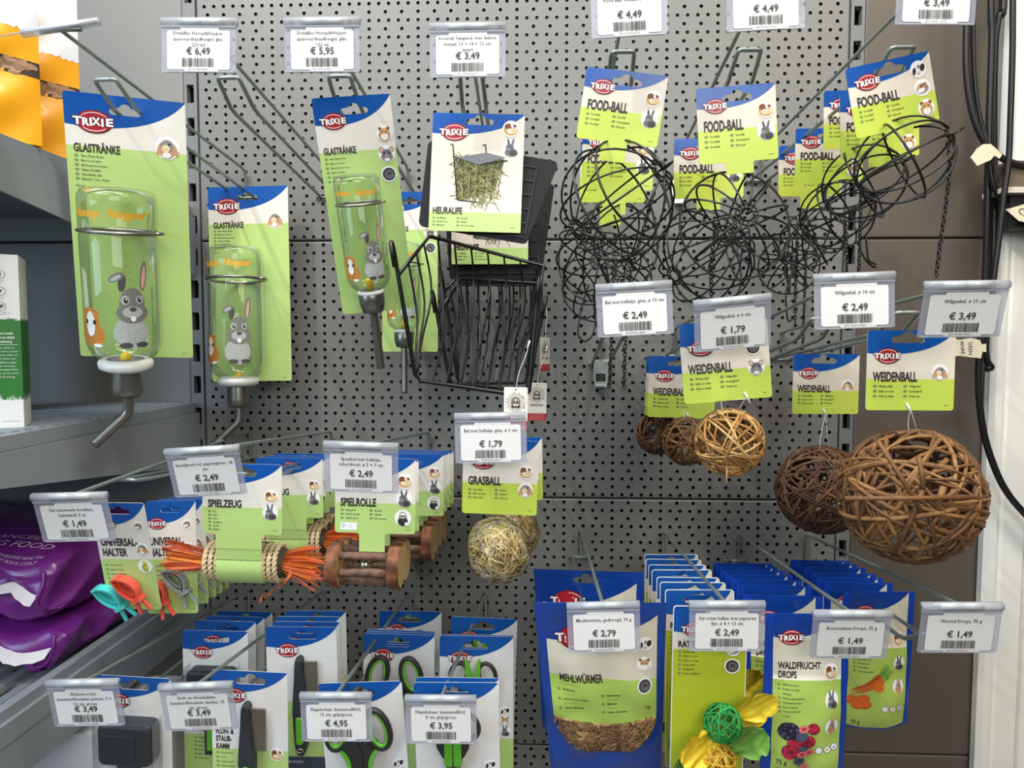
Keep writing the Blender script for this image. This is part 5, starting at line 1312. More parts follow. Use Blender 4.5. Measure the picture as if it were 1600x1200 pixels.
def drops(label, pose, kind, group):
    W, H = .0835, .1680
    t = tag(empty('drops_pouch', pose), label, 'pouch', group)
    p = Pouch(W, H, .010, .16, .016, 5 if kind == 'berry' else 8, .0, .0005)
    c = p.body(t, POUCHD, euro(.0430, -.0120, .95))
    m = MB()
    a, b = .0080, W - .0075
    m.flat([[(a, 0 - .001), (a, -.0240)] + bez((a, -.0240), (.034, -.0280), (.062, -.0200), (b, -.0010), 12)], -.0002, POUCH)
    m.flat([bez((a, -.0240), (.034, -.0280), (.062, -.0200), (b, -.0010), 12) + [(b, -.066), (a, -.066)]], -.0003, SANDB)
    gz = -.066
    m.flat([[(a, gz), (b, gz), (b, -H + .0075), (W * .62, -H + .0028), (W * .38, -H + .0028), (a, -H + .0075)]], -.0003, LIMEB)
    p.pr(m).build('printed_front', c)
    plogo(p, c, .0260, -.0240, .0275)
    m = MB()
    ttl = ['WALDFRUCHT', 'DROPS'] if kind == 'berry' else ['KAROTTEN', 'DROPS']
    for i, s_ in enumerate(ttl): text(m, s_, .0130, -.0550 - i * .0088, .0064, BROWN, y=-.0004, sx=.62, bold=.034, res=3, width=.0420 if i == 0 and kind == 'berry' else None)
    ln = ['Wild berry drops', 'Pastilles aux baies', 'sauvages', 'Drops ai frutti di bosco', 'Bosvruchten Drops', 'Drops Vilda bär', 'Gotas de frutas del', 'bosque'] if kind == 'berry' else ['Carrot Drops', 'Drops aux carottes', 'Drops alla carota', 'Wortel Drops', 'Drops Morot', 'Gotas de zanahoria']
    for i, s_ in enumerate(ln):
        z = -.0715 - i * .0043
        if s_ not in ('sauvages', 'bosque'): m.flat([ell(.0140, z + .0007, .0016, .0010, 10)], -.0004, GREYG)
        text(m, s_, .0172, z, .0018, BROWN, y=-.0004, sx=.85, bold=.012, res=1)
    text(m, '75 g', .0120, -.1520 if kind == 'berry' else -.1585, .0052, BROWN, y=-.0004, sx=.8, bold=.01, res=2)
    text(m, '#60271', .0130, -.1565 if kind == 'berry' else -.1625, .0013, BROWN, y=-.0004, res=1)
    for i, (x, z) in enumerate(((.0535, -.1370), (.0625, -.1365), (.0700, -.1345)) if kind == 'berry' else ((.0500, -.1390), (.0590, -.1385), (.0680, -.1375))):
        m.flat([ell(x, z, .0038, .0038, 18)], -.0004, M('icon_blue', (86, 112, 136), .5)); m.flat([ell(x, z, .0032, .0032, 18)], -.00046, WHITE)
        if i == 0: text(m, '0%', x, z - .0009, .0020, M('icon_blue'), y=-.0005, sx=.7, align='C', res=1)
        elif i == 1: m.flat([ell(x, z, .0020, .0010, 12, .8)], -.0005, FRUIT['slice'])
        else: m.flat([ell(x, z, .0009, .0021, 12, -.3)], -.0005, M('icon_blue'))
    p.pr(m, .0002, .02).build('lettering', c)
    ks = ('guinea', 'rabbit', 'longrabbit')
    zs = (-.0580, -.0850, -.1120) if kind == 'berry' else (-.0560, -.0840, -.1120)
    spot_animals(p, c, [(k, .0655, z, .0088) for k, z in zip(ks, zs)], .80)
    m = MB(); n = [0]
    def e(x, z, a, b_, col, rot=0.0, nn=16):
        n[0] += 1; m.flat([ell(x, z, a, b_, nn, rot)], -.0004 - n[0] * .000012, col)
    r = random.Random(2)
    if kind == 'berry':
        e(.0235, -.1170, .0105, .0095, FRUIT['black'])
        for i in range(46):
            a, q = r.uniform(0, 6.28), math.sqrt(r.random()); e(.0235 + .0098 * q * math.cos(a), -.1170 + .0088 * q * math.sin(a), .0017, .0016, FRUIT['blue'] if r.random() < .35 else FRUIT['black'], 0, 8)
        for x, z, R in ((.0470, -.1135, .0062), (.0420, -.1265, .0072), (.0280, -.1300, .0072), (.0245, -.1370, .0082)):
            e(x, z, R, R * .92, FRUIT['raspd'])
            for i in range(22):
                a, q = r.uniform(0, 6.28), math.sqrt(r.random()); e(x + R * .88 * q * math.cos(a), z + R * .8 * q * math.sin(a), R * .22, R * .21, FRUIT['rasp'], 0, 8)
        e(.0245, -.1365, .0036, .0030, FRUIT['raspd']); e(.0420, -.1270, .0032, .0026, FRUIT['raspd'])
        e(.0350, -.1205, .0062, .0050, FRUIT['blue'], .4); e(.0365, -.1340, .0046, .0038, FRUIT['blue']); e(.0340, -.1470, .0054, .0050, FRUIT['blue']); e(.0345, -.1465, .0022, .002, FRUIT['black'])
        for x, z in ((.0370, -.1130), (.0360, -.1395), (.0430, -.1375), (.0390, -.1540)): e(x, z, .0052, .0036, FRUIT['rose'], .3); e(x, z, .0026, .0016, FRUIT['rasp'], .3)
    else:
        for i, (x0, z0, x1, z1, w_) in enumerate(((.0080, -.1215, .0440, -.1010, .0042), (.0100, -.1180, .0410, -.0985, .0036), (.0085, -.1245, .0460, -.1060, .0040))):
            an = math.atan2(z1 - z0, x1 - x0); nx, nz = -math.sin(an) * w_, math.cos(an) * w_
            m.flat([[(x0, z0), (x1 + nx * -.9, z1 - nz * .9), (x1 + math.cos(an) * .003, z1 + math.sin(an) * .003), (x1 + nx * .9, z1 + nz * .9)]], -.0004 - i * .00003, FRUIT['carrot' if i != 1 else 'carrotd'])
            for k in range(7):
                q = an + .25 + r.uniform(-.35, .35); L = r.uniform(.010, .018); tx_, tz_ = math.cos(q), math.sin(q)
                m.flat([[(x1, z1 - .0004), (x1 + tx_ * L, z1 + tz_ * L - .0006), (x1 + tx_ * L, z1 + tz_ * L + .0006), (x1, z1 + .0004)]], -.0005, FRUIT['leaf' if k % 2 else 'leafl'])
        e(.0430, -.1130, .0058, .0055, FRUIT['slice']); e(.0430, -.1130, .0040, .0037, FRUIT['carrot'])
        for x, z in ((.0130, -.1290), (.0250, -.1270), (.0280, -.1345), (.0190, -.1350)): e(x, z, .0072, .0050, FRUIT['carrotd'], .15); e(x, z + .0008, .0070, .0044, FRUIT['carrot'], .15)
    p.pr(m, .0003, .005).build('fruit_picture', c)
    return t
d1 = drops('front berry drops pouch with its berry picture fully visible', fl(1197, 959, .400, 0, 2, 2), 'berry', 'berry drops pouches')
for i, (xr, v, d) in enumerate(((1284, 930, .340), (1267, 914, .290), (1252, 905, .245), (1238, 898, .205), (1225, 891, .165), (1214, 885, .125), (1206, 880, .085))):
    k = copy_tree(d1); sc = (CD - d) / FPX
    place(k, xr - .0835 / sc, v, d, .3 * (i % 3 - 1)); k['label'] = '%s berry drops pouch in the row, only the blue head visible' % ['second', 'third', 'fourth', 'fifth', 'sixth', 'seventh', 'hindmost'][i]
c1 = drops('front carrot drops pouch with a picture of carrots', fl(1318, 925, .270, -.3, 2, 3), 'carrot', 'carrot drops pouches')
for i, (xr, v, d) in enumerate(((1393, 910, .215), (1378, 902, .185), (1366, 895, .155), (1351, 887, .125), (1337, 880, .095), (1325, 875, .065))):
    k = copy_tree(c1); sc = (CD - d) / FPX
    place(k, xr - .0835 / sc, v, d, .3 * (i % 3 - 1)); k['label'] = '%s carrot drops pouch in the row, only the blue head visible' % ['second', 'third', 'fourth', 'fifth', 'sixth', 'hindmost'][i]

# ------------------------------------------------------------------ rattan ball cards
GREEN_SHADED = M('print_green_warm_shade', (176, 186, 44), .36)  # deep lime green with warm light and shade mixed into the colour
PETY, PETG = M('yellow_petal', (240, 206, 40), .6, var=.22, scale=60, bump=.3), M('green_petal', (116, 168, 64), .6, var=.3, scale=60, bump=.3)
def petal(mb, base, tip, width, curl, mat, seed, nrm=Vector((0, -1, 0))):
    r = random.Random(seed); base, tip = Vector(base), Vector(tip); ax = tip - base; sd = ax.cross(nrm).normalized(); ph = r.uniform(0, 6)
    nu, nv = 18, 14; vs = []; cr = [(r.uniform(3, 14), r.uniform(3, 14), r.uniform(0, 6)) for _ in range(6)]
    for j in range(nv + 1):
        t = j / nv; w_ = width * (math.sin(math.pi * min(1, t * .86 + .07)) ** .7) * (1 + .10 * math.sin(t * 17 + ph) + .07 * math.sin(t * 31))
        for i in range(nu + 1):
            s_ = i / nu * 2 - 1
            vs.append(base + ax * t + sd * (s_ * w_) + nrm * (curl * (s_ * s_) * math.sin(math.pi * t) + curl * .6 * t * t + .0011 * sum(1 - 2 * abs(math.sin(s_ * a_ * .5 + t * b_ * .5 + c_)) for a_, b_, c_ in cr) * .6))
    mb.add(vs, [(j * (nu + 1) + i, j * (nu + 1) + i + 1, (j + 1) * (nu + 1) + i + 1, (j + 1) * (nu + 1) + i) for j in range(nv) for i in range(nu)], mat, None, True)
def rattan(label, pose):
    W, H = .0745, .2000
    t = tag(empty('rattan_ball_card', pose), label, 'rattan ball toy', 'rattan ball cards')
    c = card(t, W, H, .0270, 'RATTANBÄLLE', .0430, .0062, .0455, ['Rattan balls', 'Balles en osier', 'Palline in rattan', 'Rotan ballen', 'Rottingboll', 'Pelota de Mimbre'], [('dwarf', .0610, .0445, .0075), ('degu', .0605, .0625, .0080)], lw=.36, lx=.0215, lz=.0245, hole=(.0372, -.0115), tw=.046, lh=.0019, lsp=.0046, ltop=.0490, lx0=.0055, green=GREEN_SHADED, white=M('print_sand', (222, 212, 196), .4), back=CARDW, run=.965, r=.0035)
    m = MB(); o_ = rrect(0, -H, W, 0, .0035, 4); i_ = rrect(.0008, -H + .0008, W - .0008, -.0008, .003, 4)
    m.flat([o_, i_], -.0003, WHITE); m.build('white_border', c)
    for nm, (x, z), pal, sd, R in (('green_rattan_ball', (.0475, -.1120), 'green', 5, .0182), ('yellow_rattan_ball', (.0430, -.1530), 'yellow', 6, .0176)):
        m = MB(); twigs(m, Vector((x, -.0195, z)), R, 46, .00085, pal, sd, 14); m.build(nm, t)
    for nm, a, b, w_, cu, mt, sd in (('paper_petal', (.0615, -.016, -.1050), (.0960, -.026, -.0790), .0145, .007, PETY, 1), ('paper_petal', (.0420, -.020, -.1270), (.0060, -.030, -.1480), .0195, .008, PETY, 2), ('paper_petal', (.0570, -.014, -.1420), (.0890, -.022, -.1180), .0185, .007, PETG, 3), ('paper_petal', (.0300, -.012, -.1520), (.0000, -.018, -.1640), .0120, .006, PETG, 4), ('paper_petal', (.0600, -.010, -.1160), (.0880, -.014, -.1130), .0075, .004, PETY, 7)):
        m = MB(); petal(m, a, b, w_, cu, mt, sd); m.build(nm, t)
    return t
t1 = rattan('front rattan ball card with a green and a yellow ball', fl(1052, 946, .392, 0, 0, 2))
for i, (u, v, d) in enumerate(((1039, 921, .334), (1031, 909, .296), (1026, 901, .258), (1018, 890, .222), (1013, 882, .186), (1009, 873, .150), (1007, 866, .114))):
    k = copy_tree(t1); place(k, u, v, d, -.8 + .4 * (i % 3)); k['label'] = '%s rattan ball card in the stack, only its blue head visible' % ['second', 'third', 'fourth', 'fifth', 'sixth', 'seventh', 'hindmost'][i]
# ------------------------------------------------------------------ goods on the left shelves
def torn(x0, x1, z, amp, r, n=40):
    return [(x0 + (x1 - x0) * i / n, z + r.uniform(-amp, amp) * (1 if i % 2 else .4)) for i in range(n + 1)]
YB = M('bag_yellow', (246, 172, 28), .38); YW = M('bag_white', (236, 240, 246), .4); KIB = [M('kibble_%d' % i, c, .7) for i, c in enumerate(((160, 122, 92), (138, 102, 78), (178, 140, 108)))]; KIBD = M('kibble_gap', (62, 46, 40), .8)
def yellow_bag(label, pose):
    W, H = .190, .270                            # origin at the lower right corner of the front
    t = tag(empty('dry_food_bag', pose), label, 'food bag', 'yellow food bags on the upper shelf')
    r = random.Random(4)
    p = Pouch(W, H, .016, .05, .010, 12, .0, .0012)
    off = Matrix.Translation((-W, .0, H))
    def fin(m, nm, par): 
        o = m.build(nm, par); o.data.transform(off); return o
    m = MB(); out = [(W, 0), (0, 0), (0, -H), (W, -H)]
    m.flat([out], 0, YB); cut(m, .008, .008); p.warp(m)
    k = MB(); k.flat([out], 0, YB); cut(k, .014, .014); k.v = [(x, .004 + .03 * (-z / H) * min(1, math.sin(math.pi * x / W) * 2) + .0, z) for x, y, z in k.v]; k.f = [f[::-1] for f in k.f]
    o = len(m.v); m.v += k.v; m.f += [[i + o for i in f] for f in k.f]; m.m += k.m; m.s += k.s
    b = fin(m, 'bag', t)
    m = MB(); m.flat([[(0, -.0005), (0, -.1520)] + torn(0, W, -.1520, .004, r, 60)[1:-1] + [(W, -.1520), (W, -.0005)]], -.0003, YW)
    p.pr(m).v; fin(m, 'white_top', b)
    m = MB(); m.flat([[(0, -.1830), (W, -.1830), (W, -.1990), (0, -.1990)]], -.0003, KIBD)
    for i in range(150):
        x, z = r.uniform(.006, W - .006), r.uniform(-.1970, -.1850); m.flat([ell(x, z, r.uniform(.0034, .0056), r.uniform(.0020, .0030), 10, r.uniform(-1, 1))], -.0004 - (i % 40) * .00001, r.choice(KIB))
    p.pr(m); fin(m, 'kibble_picture', b)
    m = MB(); text(m, '400 g ℮', W - .088, -.2580, .0001, YW, res=1) if False else None
    text(m, 'ach Net', W - .0840, -.2500, .0050, M('print_dark_brown'), y=-.0005, sx=.8, res=2)
    for i in range(2):
        for j in range(7): m.flat([rrect(W - .100 + j * .0088, -.2345 - i * .0042, W - .0935 + j * .0088, -.2330 - i * .0042, .0004, 1)], -.0005, YW)
    p.pr(m, .0002, .02); fin(m, 'lettering', b)
    return t
def stand(v, yaw): return Matrix.Translation(v) @ Matrix.Rotation(math.radians(yaw), 4, 'Z')
q1 = at(66, 222, .338); q1.z = Z0 + .0545
yellow_bag('yellow and white dry food bag at the very edge of the upper shelf', stand(q1, 38))
q2 = at(128, 246, .262); q2.z = Z0 + .0545
k = copy_tree([o for o in bpy.data.objects if o.name == 'dry_food_bag'][0]); k.matrix_basis = stand(q2, 34); k['label'] = 'yellow and white dry food bag behind the other, partly hidden by the large bottle card'

BXW, BXG, BXP = M('carton_white', (238, 238, 236), .5), M('carton_green', (38, 120, 42), .45), M('carton_purple', (104, 84, 140), .45)
BXGR = M('carton_pale_grey', (206, 202, 204), .5)
def carton(label, pose, white, band):
    W, D, H = .100, .060, .190
    t = tag(empty('snack_carton', pose), label, 'carton box', 'carton boxes on the middle shelf')
    r = random.Random(6); m = MB()
    m.box((-W / 2, D / 2, H / 2), (W, D, H), white)
    b = m.build('box', t)
    def face(mm, X, w_):
        zt, zb = H * .625, H * .165
        up = torn(0, w_, zt, .0022, r, 46); lo = torn(0, w_, zb, .0022, r, 46)
        mm.flat([lo + up[::-1]], -.0003, band, X)
        for i in range(46):
            x = r.uniform(0, w_ - .001); h = r.uniform(.002, .007)
            mm.flat([[(x, zb), (x + .001, zb), (x + .0014, zb + h)]], -.00036, white, X); mm.flat([[(x, zt), (x + .001, zt), (x - .0006, zt + h * .6)]], -.00036, band, X)
    m = MB(); face(m, Matrix.Translation((-W, 0, 0)), W); face(m, Matrix.Rotation(math.pi / 2, 4, 'Z'), D)
    m.build('printed_band', b)
    m = MB(); IC = M('icon_grey', (96, 96, 94), .5)
    for j, (x, z) in enumerate(((-.017, .168), (-.017, .150), (-.017, .1335))):
        m.flat([ell(x, z, .0048, .0048, 20), ell(x, z, .0043, .0043, 20)[::-1]], -.0004, IC)
        if j == 0: m.flat([ell(x, z, .0016, .0026, 14), ell(x, z, .0010, .0019, 14)[::-1]], -.0004, IC)
        elif j == 1: m.flat([ell(x, z, .0012, .0024, 10, -.5)], -.0004, IC)
        else: m.flat([ell(x + .0006, z + .0004, .0018, .0018, 10)], -.0004, IC); m.flat([ell(x - .001, z - .0014, .0009, .0014, 8)], -.0004, IC)
        for q, s_ in enumerate((('No added', 'Sugar'), ('No artificial', 'Colours'), ('Ground for Healthy, Skin', '& Glossy Coat'))[j]): text(m, s_, x, z - .0072 - q * .0022, .0013, IC, y=-.0004, sx=.9, align='C', res=1)
    for i, s_ in enumerate(('Delicious snacks', 'to promote vitality', 'and well-being')): text(m, s_, -.0165, .1030 - i * .0046, .0028, WHITE, y=-.0005, sx=.72, align='C', bold=.02, res=1)
    m.flat([rrect(-.030, .0915, -.003, .0919, .0001, 1)], -.0005, WHITE)
    for i in range(9):
        a = r.uniform(.020, .029)
        text(m, ('Selective delicious', 'snacks are rich in natural', 'ingredients with no', 'artificial colours and', 'very added sugar.', 'They also encourage', 'natural foraging habits', 'vital for your pet\'s', 'well-being.')[i], -.0165, .0875 - i * .0040, .0019, WHITE, y=-.0005, sx=.85, align='C', res=1, width=a)
    text(m, 'www.supremepetfoods.com', -.002, .0070, .0012, IC, y=-.0004, sx=.9, align='R', res=1)
    m.build('lettering', b)
    return t
v1 = at(38, 665, .338); v1.z = Z0 - .2520
carton('white snack carton with a green grass band, in front on the middle shelf', stand(v1, 30), BXW, BXG)
v2 = at(45.5, 641, .150); v2.z = Z0 - .2520
carton('grey and purple snack carton behind the green banded one', stand(v2, 38), BXGR, BXP)

PURP = M('bag_purple', (122, 40, 138), .30, var=.25, scale=14, coat=.2); PINKL = M('bag_pale_print', (214, 190, 216), .5); LEAFP = M('bag_green_print', (80, 110, 60), .5)
def purple_bag(label, x0, x1, d0, d1, z0, z1, seed, print_top, tilt=0.0):
    t = tag(empty('purple_food_bag', loc=P((x0 + x1) / 2, (d0 + d1) / 2, z0)), label, 'food bag', 'purple food bags on the lowest shelf')
    a, b, h = (x1 - x0) / 2, (d1 - d0) / 2, z1 - z0
    r = random.Random(seed); ws = [(r.uniform(15, 60), r.uniform(15, 60), r.uniform(15, 60), r.uniform(0, 6)) for _ in range(9)]
    def shape(u, v, wv_):
        # unit cube point to a soft bag: rounded, sagging at the rim, creased
        x, y, z = u * a, v * b, (wv_ + 1) / 2 * h
        e = max(abs(u), abs(v)); side = max(0, (e - .55) / .45)
        z = h * .5 + (z - h * .5) * (1 - .26 * side ** 2.6)
        z *= 1 + tilt * (v - .3)
        pin = 1 - .035 * abs(wv_) ** 3
        x *= pin; y *= pin
        n = sum(math.sin(p_ * x + q_ * y + s_ * z + c_) for p_, q_, s_, c_ in ws) / 4.5 + .8 * (1 - 2 * abs(math.sin(38 * x + 52 * z + ws[0][3]))) * abs(v) ** 4 + .7 * (1 - 2 * abs(math.sin(31 * y - 60 * z + ws[1][3]))) * abs(u) ** 4
        k = .0065 if wv_ < .9 else .0045
        return Vector((x + n * k * abs(u) ** 3, y + n * k * abs(v) ** 3, max(0.0, z + n * k * (1 if z > .01 else 0))))
    m = MB(); N = 34
    def facegrid(fn):
        vs = [fn(-1 + 2 * i / N, -1 + 2 * j / N) for j in range(N + 1) for i in range(N + 1)]
        m.add(vs, [(j * (N + 1) + i, j * (N + 1) + i + 1, (j + 1) * (N + 1) + i + 1, (j + 1) * (N + 1) + i) for j in range(N) for i in range(N)], PURP, None, True)
    facegrid(lambda p, q: shape(p, q, 1)); facegrid(lambda p, q: shape(p, -q, -1))
    facegrid(lambda p, q: shape(p, -1, q)); facegrid(lambda p, q: shape(-p, 1, q))
    facegrid(lambda p, q: shape(1, p, q)); facegrid(lambda p, q: shape(-1, -p, q))
    body = m.build('bag', t)
    # weld the cube's edges
    bm = bmesh.new(); bm.from_mesh(body.data); bmesh.ops.remove_doubles(bm, verts=bm.verts, dist=1e-5); bm.to_mesh(body.data); bm.free()
    m = MB(); SEAL = M('crimped_white_seal', (232, 228, 232), .4)
    n = 46; top, low = [], []
    for i in range(n + 1):
        u = -1 + 1.96 * i / n
        q = shape(u, -1, .12); fold = .004 * math.sin(i * .35) + (.006 if n * .55 < i < n * .62 else 0)
        top.append(q + Vector((0, -.001, .003 + fold))); low.append(q + Vector((0, -.014, -.005 + fold - (.0016 if i % 2 else 0))))
    m.add(top + low, [(i, i + 1, n + 2 + i, n + 1 + i) for i in range(n)], SEAL)
    m.build('crimped_seal', t)
    m = MB(); DKP = M('bag_dark_print', (44, 16, 52), .5)
    for i in range(4):
        q = shape(.40 + i * .085, -1, -.45); m.flat([ell(q.x, q.z, .0052, .0036, 14), ell(q.x, q.z, .0040, .0025, 14)[::-1]], q.y - .0035, DKP)
    m.build('recycling_marks', body)
    m = MB()
    crease = [shape(.97, -1, q) + Vector((.0, -.004, 0)) for q in (-.9, -.5, 0, .4, .8)]
    m.tube(smooth_path(crease, 3), .0022, PURP, 5); m.build('corner_fold', t)
    if print_top:
        m = MB()
        def lay(s_, x, y, hgt, mat, rot, wd=None):
            k = MB(); text(k, s_, 0, 0, hgt, mat, y=0, sx=1.15, width=wd, res=2)
            c_, n_ = math.cos(rot), math.sin(rot)
            vs = []
            for px, _y, pz in k.v:
                gx, gy = x + px * c_ - pz * n_, y + px * n_ + pz * c_
                q = shape(max(-1, min(1, gx / a)), max(-1, min(1, gy / b)), 1); vs.append(q + Vector((0, 0, .0012)))
            m.add(vs, k.f, mat)
        lay('BALANCED', .056, -.072, .0105, PINKL, -.10, .100); lay('GUINEA PIG FOOD', .012, -.088, .0125, PINKL, -.10, .170)
        lay('NATURALLY HIGH IN FIBRE FOR DIGESTIVE HEALTH', .022, -.104, .0036, PINKL, -.12, .165); lay('WITH VITAMIN C FOR HEALTHY SKIN & COAT', .036, -.112, .0036, PINKL, -.12, .150)
        m.build('lettering', body)
    return t
purple_bag('lower purple food bag lying on the slatted shelf', -.90, -.519, .07, .318, -.538, -.490, 3, False)
purple_bag('upper purple food bag with pale lettering, lying on the other purple bag', -.93, -.527, .05, .312, -.491, -.398, 8, True, .06)

m = MB(); o0 = P(-.52, .300, -.760)
t = tag(empty('shipping_carton', loc=o0), 'pale carton with a printed black arrow, under the lowest shelf', 'carton box')
CB = M('pale_carton', (196, 200, 206), .55, var=.08, scale=8)
m.box((.010, .075, .0600), (.180, .15, .150), CB); bx = m.build('box', t)
m = MB(); K = AC('black')
cv = bez((.0610, .0965), (.0530, .0985), (.0530, .1060), (.0630, .1120), 10)
m.tube([(x, -.0004, z) for x, z in cv], [.0011] * 11, K, 5)
m.flat([[(.0660, .1140), (.0615, .1138), (.0645, .1090)]], -.0006, K)
for i, s_ in enumerate(('Scan hier', 'please scan', 'Bedienung für', 'Details per scan')): text(m, s_, .0630 - i % 2 * .001, .0930 - i * .0052, .0026, K, y=-.0005, sx=.85, res=1)
m.build('printed_arrow', bx)

# ------------------------------------------------------------------ round emblem tags behind the hay racks
def emblem_tag(label, pose, W=.0250, H=.0440):
    t = tag(empty('paper_hang_tag', pose), label, 'hang tag', 'white paper hang tags with a round emblem')
    m = MB(); m.plate([rrect(-W / 2, -H, W / 2, 0, .0016, 3), ell(0, -.0028, .0009, .0009, 10)[::-1]], .0006, M('tag_paper', (232, 226, 214), .6)); m.flat([[(-W / 2, -H + .0002), (W / 2, -H + .0002), (W / 2, -H + .0095), (-W / 2, -H + .0095)]], -.0002, M('tag_red', (176, 24, 36), .5))
    pp = m.build('paper', t)
    EB = M('emblem_brown', (74, 56, 50), .6); m = MB(); cz = -.0165
    m.flat([ell(0, cz, .0078, .0090, 28), ell(0, cz, .0074, .0086, 28)[::-1]], -.0003, EB)
    for dx, dz, a, b in ((0, 0, .0060, .0070), ): m.flat([ell(0, cz, a, b, 24), ell(0, cz, a * .93, b * .93, 24)[::-1]], -.0003, EB)
    m.flat([ell(0, cz + .0005, .0046, .0054, 20), ell(0, cz + .0006, .0034, .0042, 20)[::-1]], -.0003, EB)
    for s_ in (-1, 1): m.flat([ell(s_ * .0017, cz + .0012, .0012, .0020, 12, s_ * .5)], -.0003, EB); m.flat([ell(s_ * .0030, cz - .0038, .0020, .0011, 12, s_ * .3)], -.0003, EB)
    m.flat([ell(0, cz - .0004, .0010, .0008, 10)], -.0003, EB); m.flat([ell(0, cz - .0030, .0012, .0005, 10)], -.0003, EB)
    for i, ch in enumerate('TIERISCH KOMFORM'):
        an = math.radians(205 - i * 15.3); vs, fs, w_ = text_geo(ch, .01, 0, 1); k = .0018 / .7
        c_, n_ = math.cos(an - math.pi / 2), math.sin(an - math.pi / 2)
        m.add([(.0086 * math.cos(an) + (x - w_ / 2) * k * c_ - z * k * n_, -.0003, cz + .0098 * math.sin(an) + (x - w_ / 2) * k * n_ + z * k * c_) for x, z in vs], fs, EB)
    m.flat([rrect(-.0085, -.0300, .0085, -.0275, .0002, 1)], -.0003, M('emblem_grey', (150, 146, 136), .6))
    for i in range(3): m.flat([rrect(-.0095, -H + .0020 + i * .0025, .0095, -H + .0030 + i * .0025, .0002, 1)], -.0004, M('emblem_pink', (214, 120, 116), .6))
    m.build('emblem', pp)
    m = MB(); m.tube(smooth_path([(0, -.0006, -.0030), (.003, .001, .015), (.010, .004, .034), (.012, .008, .046)], 5), .00035, STRING, 4); m.tube([(.011, .007, .041), (.013, .008, .048)], .0010, STRING, 5); m.build('plastic_thread', t)
    return t
emblem_tag('front paper tag with a round animal emblem, partly behind the 1,79 grass ball tag', fl(806, 605, .372, .5, -5), .0245, .0440)
emblem_tag('second paper tag with a round animal emblem, red foot visible, behind the front one', fl(839, 598, .190, 1.0, 4), .0255, .0490)
emblem_tag('narrow turned paper tag with an emblem beside the hay rack wires', fl(852, 527, .110, 1, 58), .0250, .0470)

# ------------------------------------------------------------------ cables beside the white frame
CAB = M('black_cable', (22, 21, 21), .38); TAPE = M('cream_tape', (226, 216, 190), .55, var=.08, scale=50)
def cable(label, pts, r, clips=()):
    pts = [at(*p) for p in pts]
    o = pts[0].copy(); t = tag(empty('power_cable', loc=o), label, 'cable', 'black cables beside the white frame')
    m = MB(); m.tube([p - o for p in smooth_path(pts, 8)], r, CAB, 10); m.build('cable', t)
    return t
cable('thick black cable curving from the 3,49 tag to the cream tape flag', [(1515, -520, .07), (1509, -30, .07), (1510, 40, .07), (1510, 110, .07), (1518, 170, .07), (1534, 215, .07), (1555, 238, .07), (1578, 253, .07), (1625, 262, .07), (1760, 285, .06), (1900, 250, .04)], .0045)
cable('thin black cable hanging alongside the thick curved one', [(1526, -520, .055), (1520, -30, .055), (1520, 40, .055), (1522, 120, .055), (1530, 180, .055), (1543, 230, .055), (1552, 290, .055), (1578, 330, .055), (1610, 352, .055), (1720, 420, .05), (1860, 640, .04)], .0036)
cable('straight black cable nearest the grey panel, running down behind the 3,49 willow tag', [(1555, -520, .045), (1549, -30, .045), (1550, 60, .045), (1546, 180, .045), (1543, 300, .045), (1541, 400, .045), (1537, 470, .045), (1532, 530, .045), (1529, 600, .045), (1536, 670, .045), (1552, 725, .045), (1574, 770, .045), (1612, 815, .045), (1690, 900, .045), (1730, 1060, .045), (1735, 1400, .045)], .0048)
cable('black cable crossing from the window to the straight bundle', [(1576, -520, .035), (1570, -30, .035), (1561, 25, .035), (1555, 70, .035), (1553, 180, .035), (1553, 300, .035), (1550, 420, .035), (1543, 500, .035), (1540, 545, .035), (1543, 565, .035), (1549, 574, .035), (1541, 577, .035)], .0046)
cable('black cable hanging in front of the bright window', [(1589, -520, .075), (1583, -30, .075), (1582, 80, .075), (1579, 180, .075), (1576, 250, .075), (1568, 310, .075), (1561, 370, .075), (1552, 440, .075), (1546, 500, .075)], .0040)
def tape(label, uvs, d, thick, name='tape_flag', words=None):
    ps = [at(u, v, d) for u, v in uvs]; o = ps[0].copy()
    t = tag(empty(name, loc=o), label, 'tape', 'cream tape labels on the cables')
    m = MB(); lp = [((p - o).x, (p - o).z) for p in ps]
    ar = sum(lp[i][0] * lp[(i + 1) % len(lp)][1] - lp[(i + 1) % len(lp)][0] * lp[i][1] for i in range(len(lp)))
    if ar < 0: lp = lp[::-1]
    m.plate([lp], thick, TAPE); b = m.build('tape', t)
    if words:
        m = MB()
        for s_, u, v, h, an in words:
            q = at(u, v, d) - o; vs, fs, w_ = text_geo(s_, .0, 0, 2); k = h / .7; c_, n_ = math.cos(an), math.sin(an)
            m.add([(q.x + x * k * c_ - z * k * n_, -.0004, q.z + x * k * n_ + z * k * c_) for x, z in vs], fs, K)
        m.build('handwriting', b)
    return t
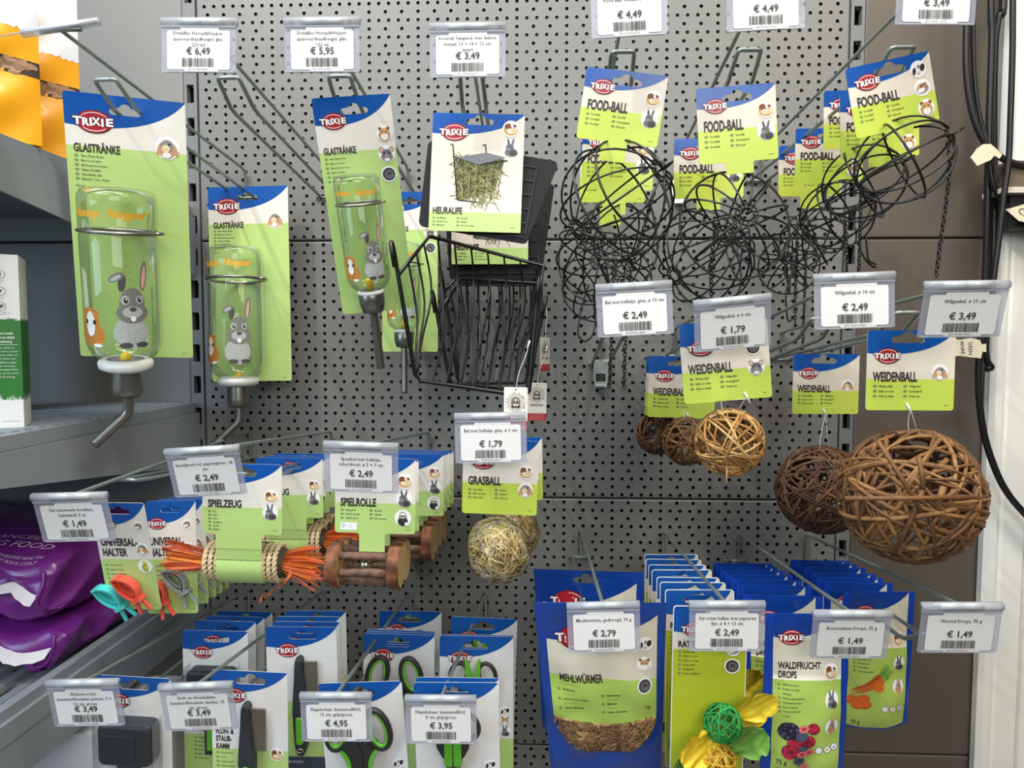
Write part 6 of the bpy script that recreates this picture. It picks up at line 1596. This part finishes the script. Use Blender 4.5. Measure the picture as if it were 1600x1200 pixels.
tape('cream tape flag folded over the thick curved cable', [(1517, 246), (1528, 231), (1537, 225), (1548, 225), (1556, 232), (1566, 241), (1562, 248), (1554, 243), (1548, 250), (1527, 259)], .082, .002)
tape('cream tape with handwriting flagged off the cable under the 3,49 willow tag', [(1488, 529), (1500, 531), (1517, 528), (1531, 531), (1534, 538), (1541, 537), (1541, 550), (1535, 549), (1533, 560), (1500, 556), (1488, 557)], .062, .0015, 'tape_label', [('DEEN', 1513, 534, .0052, -1.52), ('AHAE', 1500, 533, .0052, -1.45)])
tape('cream tape with a black letter on the lowest cable bend', [(1571, 327), (1580, 325), (1600, 319), (1625, 312), (1625, 352), (1597, 346), (1592, 345)], .070, .0015, 'tape_label', [('C.', 1589, 331, .0085, -.6)])
# plug box standing on a small dark ledge
PB = M('smoked_plastic', (120, 108, 92), .35, var=.35, scale=30); LD = M('dark_ledge', (48, 46, 44), .5)
b0 = at(1590, 300, .045)
t = tag(empty('power_adapter', loc=b0), 'smoky brown plug box beside the white frame, above the lowest cream tape', 'power adapter')
m = MB(); X = Matrix.Rotation(math.pi / 2, 4, 'X')
prism(m, rrect(-.030, .000, .060, .040, .007, 4), -.022, .022, PB, None, .005); m.build('housing', t)
m = MB(); prism(m, rrect(-.036, -.0060, .060, .0020, .0015, 2), -.026, .022, M('clear_wrap', (214, 206, 190), .3), None, .001); m.build('wrapping', t)
b1_ = at(1582, 330, .030)
t = tag(empty('cable_ledge', loc=b1_), 'dark ledge under the plug box at the white frame', 'ledge')
m = MB(); m.box((.03, .0, -.004), (.100, .050, .050), LD); m.box((.03, -.004, .023), (.104, .062, .005), M('ledge_edge', (40, 36, 32), .4)); m.build('box', t)
# daylight pane of the door, above the plug box
m = MB(); wm_ = bpy.data.materials.new('frosted_daylight'); wm_.use_nodes = True
wb_ = wm_.node_tree.nodes['Principled BSDF']; wb_.inputs['Base Color'].default_value = (.8, .85, .9, 1); wb_.inputs['Roughness'].default_value = .3
wb_.inputs['Emission Color'].default_value = (.78, .88, 1.0, 1); wb_.inputs['Emission Strength'].default_value = .45
m.box((1.04, -.0245, Z0 + .62), (.60, .004, .82), wm_)
struct(m.build('window_1'))
